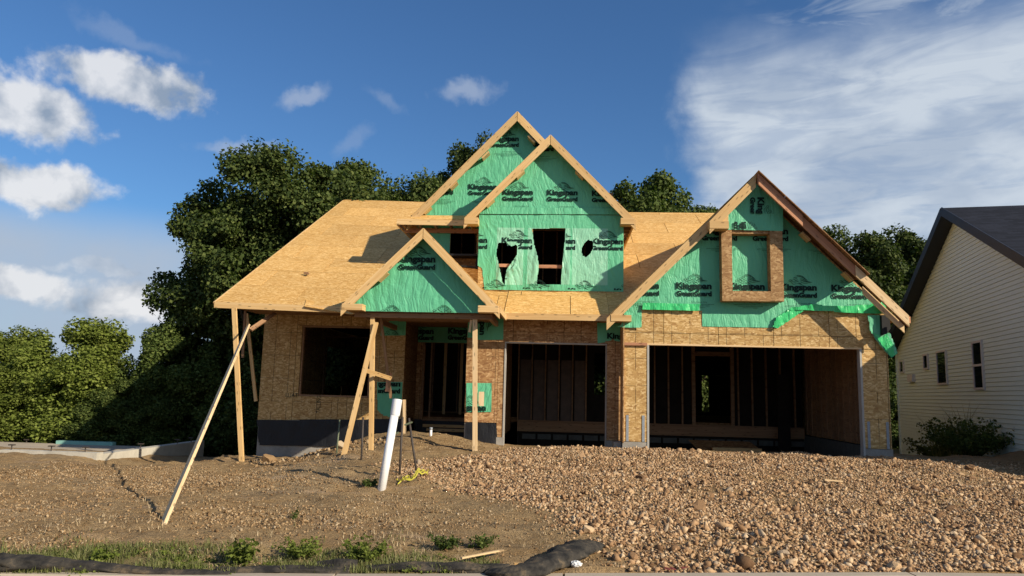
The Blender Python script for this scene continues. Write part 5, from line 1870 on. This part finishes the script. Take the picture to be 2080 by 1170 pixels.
def scatter_gravel():
    rq = random.Random(77)
    pts, sz = [], []
    for i in range(150000):
        y = 6.9 + (rq.random() ** 1.1) * 10.0
        x = rq.uniform(-3.2, 10.6)
        if y - kerb_y(x) < .03:
            continue
        e = x - gravel_left(y)
        if e < -.6 or (e < .2 and rq.random() > .3 + e * .8):
            continue
        if x > 7.4 + (16 - y) * .55 and rq.random() < .7:
            continue
        pn = noise.noise(Vector((x * .75 + 3, y * .75, 31))) + .5 * noise.noise(Vector((x * 2.2, y * 2.2, 13)))
        if pn > .30 and rq.random() < .8:
            continue
        pts.append((x, y, H(x, y)))
        sz.append((.007 + .016 * rq.random() ** 1.8) * (1.25 if pn < -.2 else 1.0))
    tag(octa_mass('crushed_fines', pts, np.array(sz), M['stone'], 63), 'angular broken fines packed between the larger crushed stones', 'gravel', kind='stuff')
    pts, sz = [], []
    r = random.Random(5)
    n_try = 62000
    for i in range(n_try):
        y = 6.9 + (r.random() ** 1.15) * 10.1
        x = r.uniform(-3.2, 10.6)
        v = y - kerb_y(x)
        if v < .05:
            continue
        e = x - gravel_left(y)
        if e < -.5 or (e < 0.25 and r.random() > .25 + e * 1.2):
            continue
        if y > 16.9 and x < 1.3 or y > 16.95:
            continue
        if x > 7.4 + (16 - y) * .55 and r.random() < .75:
            continue
        bare = noise.noise(Vector((x * .55, y * .55, 9)))
        if bare > .28 and r.random() < .55:
            continue
        s = .011 + .021 * r.random() ** 2.0
        clump = noise.noise(Vector((x * .8 + 5, y * .8, 2)))
        if clump > .1:
            s *= 1.25
        if r.random() < .06:
            s *= 1.8
        if v < 2.2:
            s *= 1.25
        pts.append((x, y, H(x, y)))
        sz.append(s)
    tag(stone_mass('gravel', pts, np.array(sz), M['stone'], 61), 'spread of tan crushed stone covering the right half of the lot', 'gravel', kind='stuff')
    pts, sz = [], []
    for i in range(60000):
        y = 6.7 + (r.random() ** 1.2) * 11
        x = r.uniform(-11, 0.6)
        v = y - kerb_y(x)
        if v < .1 or (x > gravel_left(y) - .1) or (y > 17.6 and x > -7.6):
            continue
        dens = noise.noise(Vector((x * .7, y * .7, 4))) + .35 * noise.noise(Vector((x * 2.7, y * 2.7, 4)))
        if dens < .12 and r.random() < .86:
            continue
        s = .005 + .016 * r.random() ** 2.2
        pts.append((x, y, H(x, y)))
        sz.append(s)
    for (cx, cy, rx, ry, n_) in ((-9.2, 13.6, 1.6, 1.5, 5000), (-6.3, 13.0, 1.3, 1.7, 6500), (-4.9, 11.2, 1.6, 1.0, 2500), (-3.2, 8.6, 1.6, .7, 2500), (-7.5, 9.3, 1.8, .8, 2000)):
        for i in range(n_):
            x, y = cx + r.gauss(0, rx * .6), cy + r.gauss(0, ry * .6)
            if y > 17 or y < kerb_y(x) + .2:
                continue
            pts.append((x, y, H(x, y)))
            sz.append(.007 + .020 * r.random() ** 2.2)
    for i in range(900):     # lumps on the soil banks near the house
        x = r.uniform(-7.2, -3.9)
        y = 17.3 + r.gauss(0, .5) - .2 * abs(x + 5.4)
        if y > 17.75 or y < 15:
            continue
        s = .015 + .05 * r.random() ** 3
        pts.append((x, y, H(x, y)))
        sz.append(s)
    tag(stone_mass('soil_clods', pts, np.array(sz), M['clod'], 62), 'small clods and pebbles scattered over the bare brown soil', 'soil clods', kind='stuff')
    # single larger rocks, each an object
    V, F = icos(2)
    rr = np.random.default_rng(8)
    meshes = []
    for k in range(6):
        d = V * (1 + .10 * rr.normal(size=(len(V), 1)))
        for q in range(9):
            nn = rr.normal(size=3)
            nn /= np.linalg.norm(nn)
            s = d @ nn
            lim = .50 + .25 * rr.random()
            d = d - np.where(s > lim, s - lim, 0)[:, None] * nn
        me = bpy.data.meshes.new('rock')
        me.from_pydata([tuple(v) for v in d], [], [tuple(int(i) for i in f) for f in F])
        me.materials.append(M['stone'])
        meshes.append(me)
    cnt = 0
    while cnt < 150:
        y = 6.95 + (r.random() ** 1.9) * 9.5
        x = r.uniform(-2.8, 8.2)
        if y - kerb_y(x) < .15 or x < gravel_left(y) + .05:
            continue
        s = .040 + .030 * r.random() ** 2
        if y > 11:
            s *= 1.25
        o = new_obj('rock', meshes[cnt % 6])
        o.scale = (s * r.uniform(.8, 1.3), s * r.uniform(.8, 1.2), s * r.uniform(.6, .95))
        o.rotation_euler = (r.uniform(-.5, .5), r.uniform(-.5, .5), r.uniform(0, 6.3))
        o.location = (x, y, H(x, y) + s * .3)
        tag(o, 'larger angular tan rock lying in the crushed stone', 'rock', 'larger rocks in the crushed stone')
        cnt += 1
    for (x, y, s, lab) in ((1.78, 10.1, .13, 'upright pointed rock in the middle of the gravel heap'), (-5.0, 16.9, .16, 'dark lump of rock on the soil bank by the left porch post'),
                           (-6.75, 17.2, .20, 'rounded clod of soil at the left foundation corner'), (.30, 8.35, .085, 'tan rock just left of the gravel edge behind the folded black sock')):
        o = new_obj('rock', meshes[int(s * 100) % 6])
        o.scale = (s, s * .9, s * .8)
        o.rotation_euler = (.3, .5, 1.0)
        o.location = (x, y, H(x, y) + s * .35)
        if y > 16:
            o.material_slots[0].link = 'OBJECT'
            o.material_slots[0].material = M['clod']
        tag(o, lab, 'rock')
scatter_gravel()

# ------------------------------------------------------------------ grass, straw and weeds
def blades(name, pts, heights, width, mat, seed, lean=.6):
    r = np.random.default_rng(seed)
    n = len(pts)
    p = np.array(pts)
    a = r.uniform(0, 2 * math.pi, n)
    d = np.stack([np.cos(a), np.sin(a), np.zeros(n)], 1)
    sd2 = np.stack([-np.sin(a), np.cos(a), np.zeros(n)], 1)
    h = np.array(heights)
    ln = r.uniform(.1, lean, n)
    w = width * (.6 + .8 * r.random(n))
    mid = p + d * (h * ln * .4)[:, None] + np.stack([np.zeros(n), np.zeros(n), h * .62], 1)
    tip = p + d * (h * ln * 1.3)[:, None] + np.stack([np.zeros(n), np.zeros(n), h * (1 - .25 * ln)], 1)
    v = np.stack([p - sd2 * w[:, None], p + sd2 * w[:, None], mid + sd2 * (w * .8)[:, None], mid - sd2 * (w * .8)[:, None], tip], 1).reshape(-1, 3)
    f = []
    b = np.arange(n) * 5
    me = bpy.data.meshes.new(name)
    me.vertices.add(5 * n)
    me.vertices.foreach_set('co', v.ravel())
    li = np.stack([b, b + 1, b + 2, b + 3, b + 3, b + 2, b + 4], 1).ravel()
    me.loops.add(len(li))
    me.loops.foreach_set('vertex_index', li)
    me.polygons.add(2 * n)
    ls = np.stack([np.arange(n) * 7, np.arange(n) * 7 + 4], 1).ravel()
    lt = np.tile([4, 3], n)
    me.polygons.foreach_set('loop_start', ls)
    me.polygons.foreach_set('loop_total', lt)
    me.update(calc_edges=True)
    me.materials.append(mat)
    return new_obj(name, me)

def grasses():
    r = random.Random(3)
    pts, hs = [], []
    for i in range(42000):
        x = r.uniform(-9.5, -.55)
        v = abs(r.gauss(.28, .42)) + .03
        y = kerb_y(x) + v
        d = noise.noise(Vector((x * 1.3, y * 2.0, 1.5))) + .5 * noise.noise(Vector((x * 4, y * 4, 1.5)))
        keep = .42 + d * 1.3 - sst(-3.2, -.6, x) * .34
        if v > .75:
            keep -= .25
        if r.random() > keep:
            continue
        pts.append((x, y, H(x, y) - .005))
        hs.append(r.uniform(.025, .09))
    tag(blades('grass', pts, hs, .0035, M['grass'], 4), 'patchy short grass along the kerb at the lower left', 'grass', kind='stuff')
    pts, hs = [], []
    for i in range(9000):
        x = r.uniform(-10, .3)
        y = kerb_y(x) + r.uniform(.1, 6) * r.random()
        if x > gravel_left(y) - .1:
            continue
        if noise.noise(Vector((x * .9, y * 1.2, 8))) < .02:
            continue
        pts.append((x, y, H(x, y)))
        hs.append(r.uniform(.02, .07))
    tag(blades('dry_straw', pts, hs, .0028, M['straw'], 5, 2.2), 'dry straw and dead stems littering the brown soil', 'straw', kind='stuff')

    cs, rd = [], []
    for i in range(430):
        x = r.uniform(-9.5, -.7)
        v = abs(r.gauss(.25, .33)) + .04
        if noise.noise(Vector((x * 1.1, v * 2, 17))) < -.05:
            continue
        y = kerb_y(x) + v
        cs.append((x, y, H(x, y) + .012))
        rd.append(r.uniform(.03, .09))
    me = leaf_mesh('ground_weeds', cs, rd, 26, .022, .35, 71)
    me.materials.append(M['leaf_light'])
    tag(new_obj('ground_weeds', me), 'low creeping weeds tangled through the grass along the kerb', 'weeds', kind='stuff')

    def weed(x, y, n, h, spread, label, name='leafy_weed', leaf=.035, mat='leaf_light', cat='weed', grp=None):
        e = empty(name, (x, y, H(x, y) - .01), label, cat, grp)
        cs, rd = [], []
        m = MB()
        for i in range(n):
            a = r.uniform(0, 6.28)
            d = spread * math.sqrt(r.random())
            tip = Vector((math.cos(a) * d, math.sin(a) * d, h * r.uniform(.45, 1.0)))
            tube(m, [Vector((0, 0, 0)) + tip * .08, tip * .5 + Vector((0, 0, h * .1)), tip], [.004, .003, .0015], 4)
            for t in (.45, .7, 1.0):
                cs.append(tuple(tip * t))
                rd.append(leaf * 1.4)
        m.build('stem', M['leaf_mid'], e)
        me = leaf_mesh('foliage', cs, rd, 9, leaf, .8, int(abs(x * 100)) + 3)
        me.materials.append(M[mat])
        new_obj('foliage', me, e)
    weed(-2.80, 6.62, 14, .20, .13, 'bright leafy weed beside the black sock at the bottom edge, left of centre', leaf=.042)
    weed(-1.78, 6.95, 30, .20, .22, 'bushy green weed over the gap between two black socks', leaf=.028)
    weed(-2.40, 6.95, 34, .13, .26, 'low spreading weed on the grass left of the black sock', leaf=.026)
    weed(-1.12, 7.45, 20, .15, .17, 'small green tuft behind the middle black sock', leaf=.028, mat='leaf_mid')
    weed(-.78, 7.60, 14, .13, .15, 'small green tuft near the thin wood strip', leaf=.026, mat='leaf_mid')
    weed(-2.85, 11.25, 14, .10, .15, 'dark green weed at the base of the white pipe', leaf=.03, mat='leaf_dark')
    weed(-3.05, 8.6, 5, .12, .04, 'single thin green seedling in the bare mud', leaf=.02, mat='leaf_mid')
    weed(-3.95, 6.42, 16, .12, .14, 'grassy tuft over the far left black sock', leaf=.03, mat='leaf_light')
    for k, (x, y, n, h, sp) in enumerate(((11.1, 21.6, 130, 1.05, 1.2), (10.3, 19.6, 110, .9, 1.2), (11.6, 24.2, 90, .8, 1.0))):
        weed(x, y, n, h, sp, ('tall dark weeds against the cream siding below the tall window', 'tall weeds on the shaded bank nearest the right edge', 'dark weeds at the far corner of the neighbour wall')[k],
             leaf=.07, mat='leaf_mid', grp='weeds along the neighbour wall')
    # long seed stalks
    pts, hs = [], []
    for i in range(160):
        s = r.uniform(0, 1)
        x = 10.4 + 1.3 * s + r.uniform(-.4, .1)
        y = 20.0 + 4.5 * s
        pts.append((x, y, H(x, y)))
        hs.append(r.uniform(.8, 1.7))
    tag(blades('tall_grass', pts, hs, .008, M['grass'], 15, .5), 'tall seeding grass stalks in front of the cream siding', 'grass', kind='stuff')
grasses()

# shaded soil bank by the neighbour
m = []
def bank():
    vv, ff = [], []
    nx, ny = 34, 26
    for j in range(ny):
        for i in range(nx):
            u, v = i / (nx - 1), j / (ny - 1)
            x = 9.4 + 4.6 * u
            y = 15.0 + 5.5 * v
            e = math.exp(-((x - 12.4) / 1.6) ** 2 - ((y - 18.3) / 1.3) ** 2)
            vv.append((x, y, H(x, y, False) - .12 + 1.05 * e + .06 * noise.noise(Vector((x * 2, y * 2, 3)))))
    for j in range(ny - 1):
        for i in range(nx - 1):
            a = j * nx + i
            ff.append((a, a + 1, a + nx + 1, a + nx))
    o = mesh_obj('soil_heap', vv, ff, M['dirt'], smooth=True)
    tag(o, 'heap of dark soil in the shade at the right edge', 'soil heap')
bank()

# ------------------------------------------------------------------ silt socks and litter
def sock(pts, radii, label, flat=.62, seed=0):
    P3 = []
    m = MB()
    seg = 30
    fine, fr = [], []
    n = len(pts)
    for i in range(n - 1):
        p0 = Vector(pts[max(i - 1, 0)]); p1 = Vector(pts[i]); p2 = Vector(pts[i + 1]); p3 = Vector(pts[min(i + 2, n - 1)])
        K = 26
        for k in range(K):
            t = k / K
            fine.append(.5 * ((2 * p1) + (p2 - p0) * t + (2 * p0 - 5 * p1 + 4 * p2 - p3) * t * t + (3 * p1 - p0 - 3 * p2 + p3) * t ** 3))
            fr.append(radii[i] + (radii[i + 1] - radii[i]) * t)
    fine.append(Vector(pts[-1])); fr.append(radii[-1])
    rings = []
    for i, p in enumerate(fine):
        d = (fine[min(i + 1, len(fine) - 1)] - fine[max(i - 1, 0)])
        d.z = 0
        d.normalize()
        s_ = Vector((d.y, -d.x, 0))
        base = len(m.v)
        gz_ = max(H(p.x, p.y, False), .035)
        for k in range(seg):
            a = 2 * math.pi * k / seg
            r_ = fr[i] * (1 + .30 * noise.noise(Vector((p.x * 5 + seed, p.y * 5, k * .35))) + .16 * noise.noise(Vector((i * .55, k * .9, seed))) + .07 * noise.noise(Vector((i * 1.7, k * 2.1, seed))))
            q = p + s_ * math.cos(a) * r_ * 1.2
            q.z = gz_ + fr[i] * flat * .62 + math.sin(a) * r_ * flat + p.z
            m.v.append(tuple(q))
        rings.append(base)
    for i in range(len(rings) - 1):
        for k in range(seg):
            k2 = (k + 1) % seg
            m.f.append((rings[i] + k, rings[i] + k2, rings[i + 1] + k2, rings[i + 1] + k))
            m.uv.append([(0, 0)] * 4)
    m.f.append(tuple(rings[0] + k for k in range(seg))[::-1]); m.uv.append([(0, 0)] * seg)
    m.f.append(tuple(rings[-1] + k for k in range(seg))); m.uv.append([(0, 0)] * seg)
    o = m.build('silt_sock', M['sock'])
    for p in o.data.polygons:
        p.use_smooth = True
    tag(o, label, 'silt sock', 'black silt socks along the kerb')
sock([(-6.2, 5.72, 0), (-5.2, 5.92, 0), (-4.55, 6.10, .03), (-3.9, 6.22, 0), (-3.35, 6.22, -.01), (-2.75, 6.30, -.02)], [.10, .115, .10, .07, .055, .04], 'rumpled black fabric sock at the far left bottom corner', seed=1)
sock([(-2.12, 6.62, 0), (-1.95, 6.66, 0), (-1.78, 6.70, 0)], [.055, .075, .06], 'short stub of black sock left of the bushy weed', seed=2)
sock([(-2.9, 6.36, -.01), (-2.3, 6.46, -.01), (-1.8, 6.54, -.01)], [.045, .06, .05], 'thin half buried black sock beneath the bushy weed', seed=3)
sock([(-1.68, 6.62, 0), (-1.3, 6.68, 0), (-.9, 6.74, 0), (-.62, 6.78, 0), (-.45, 6.84, 0)], [.04, .07, .07, .065, .05], 'straight black sock lying along the kerb, bottom centre', seed=4)
sock([(-.62, 6.70, 0), (-.42, 6.60, .01), (-.18, 6.80, .02), (.05, 7.25, .02), (.25, 7.68, .02), (.42, 7.95, 0)], [.05, .10, .125, .135, .125, .03], 'big folded black sock twisting up onto the gravel', .5, seed=5)

def plank(name, p0, p1, w, t, mat, label, cat='wood strip'):
    m = MB()
    m.board(p0, p1, t, w)
    tag(m.build(name, M[mat]), label, cat)
plank('wood_strip', (-.90, 6.98, H(-.9, 6.98) + .06), (-.55, 7.38, H(-.55, 7.38) + .05), .028, .014, 'lumber_pale', 'thin pale wood strip behind the middle black sock')
plank('wood_strip', (-.42, 6.98, H(-.42, 6.98) + .05), (-.26, 7.02, H(-.26, 7.02) + .03), .045, .015, 'lumber', 'short broken wood piece beside the folded black sock')
plank('wood_plank', (4.22, 12.62, H(4.22, 12.62) + .05), (4.52, 12.66, H(4.52, 12.66) + .045), .05, .02, 'lumber_pale', 'thin pale plank lying flat on the gravel heap')
plank('wood_plank', (9.3, 12.6, H(9.3, 12.6) + .03), (9.9, 12.5, H(9.9, 12.5) + .03), .05, .02, 'lumber_pale', 'pale wood slivers on the ground at the right edge')

def crumple(name, loc, s, mat, label, cat, seed):
    bm = bmesh.new()
    bmesh.ops.create_icosphere(bm, subdivisions=3, radius=1)
    for v in bm.verts:
        c = v.co.normalized()
        v.co = c * (1 + .35 * noise.noise(c * 2.4 + Vector((seed, 0, 0))) + .22 * noise.noise(c * 6 + Vector((seed, 0, 0))))
        v.co = Vector((v.co.x * s[0], v.co.y * s[1], v.co.z * s[2]))
    me = bpy.data.meshes.new(name)
    bm.to_mesh(me)
    bm.free()
    me.materials.append(mat)
    o = new_obj(name, me)
    o.location = loc
    tag(o, label, cat)
crumple('plastic_scrap', (.14, 6.99, .085), (.050, .040, .030), M['poly'], 'crumpled clear plastic lying against the folded black sock', 'litter', 3)
M['red'] = material('red_plastic', concrete_b((.22, .05, .045), .3, 20), .5, .3)
m = MB()
for k in range(7):
    a = random.uniform(0, 3)
    x, y = 1.02 + random.uniform(-.09, .09), 7.08 + random.uniform(-.05, .05)
    m.board((x, y, H(x, y) + .045), (x + .06 * math.cos(a), y + .05 * math.sin(a), H(x, y) + .05 + random.uniform(-.01, .03)), .004, .02)
tag(m.build('red_scrap', M['red']), 'shredded red plastic scrap among the near gravel by the kerb', 'litter')
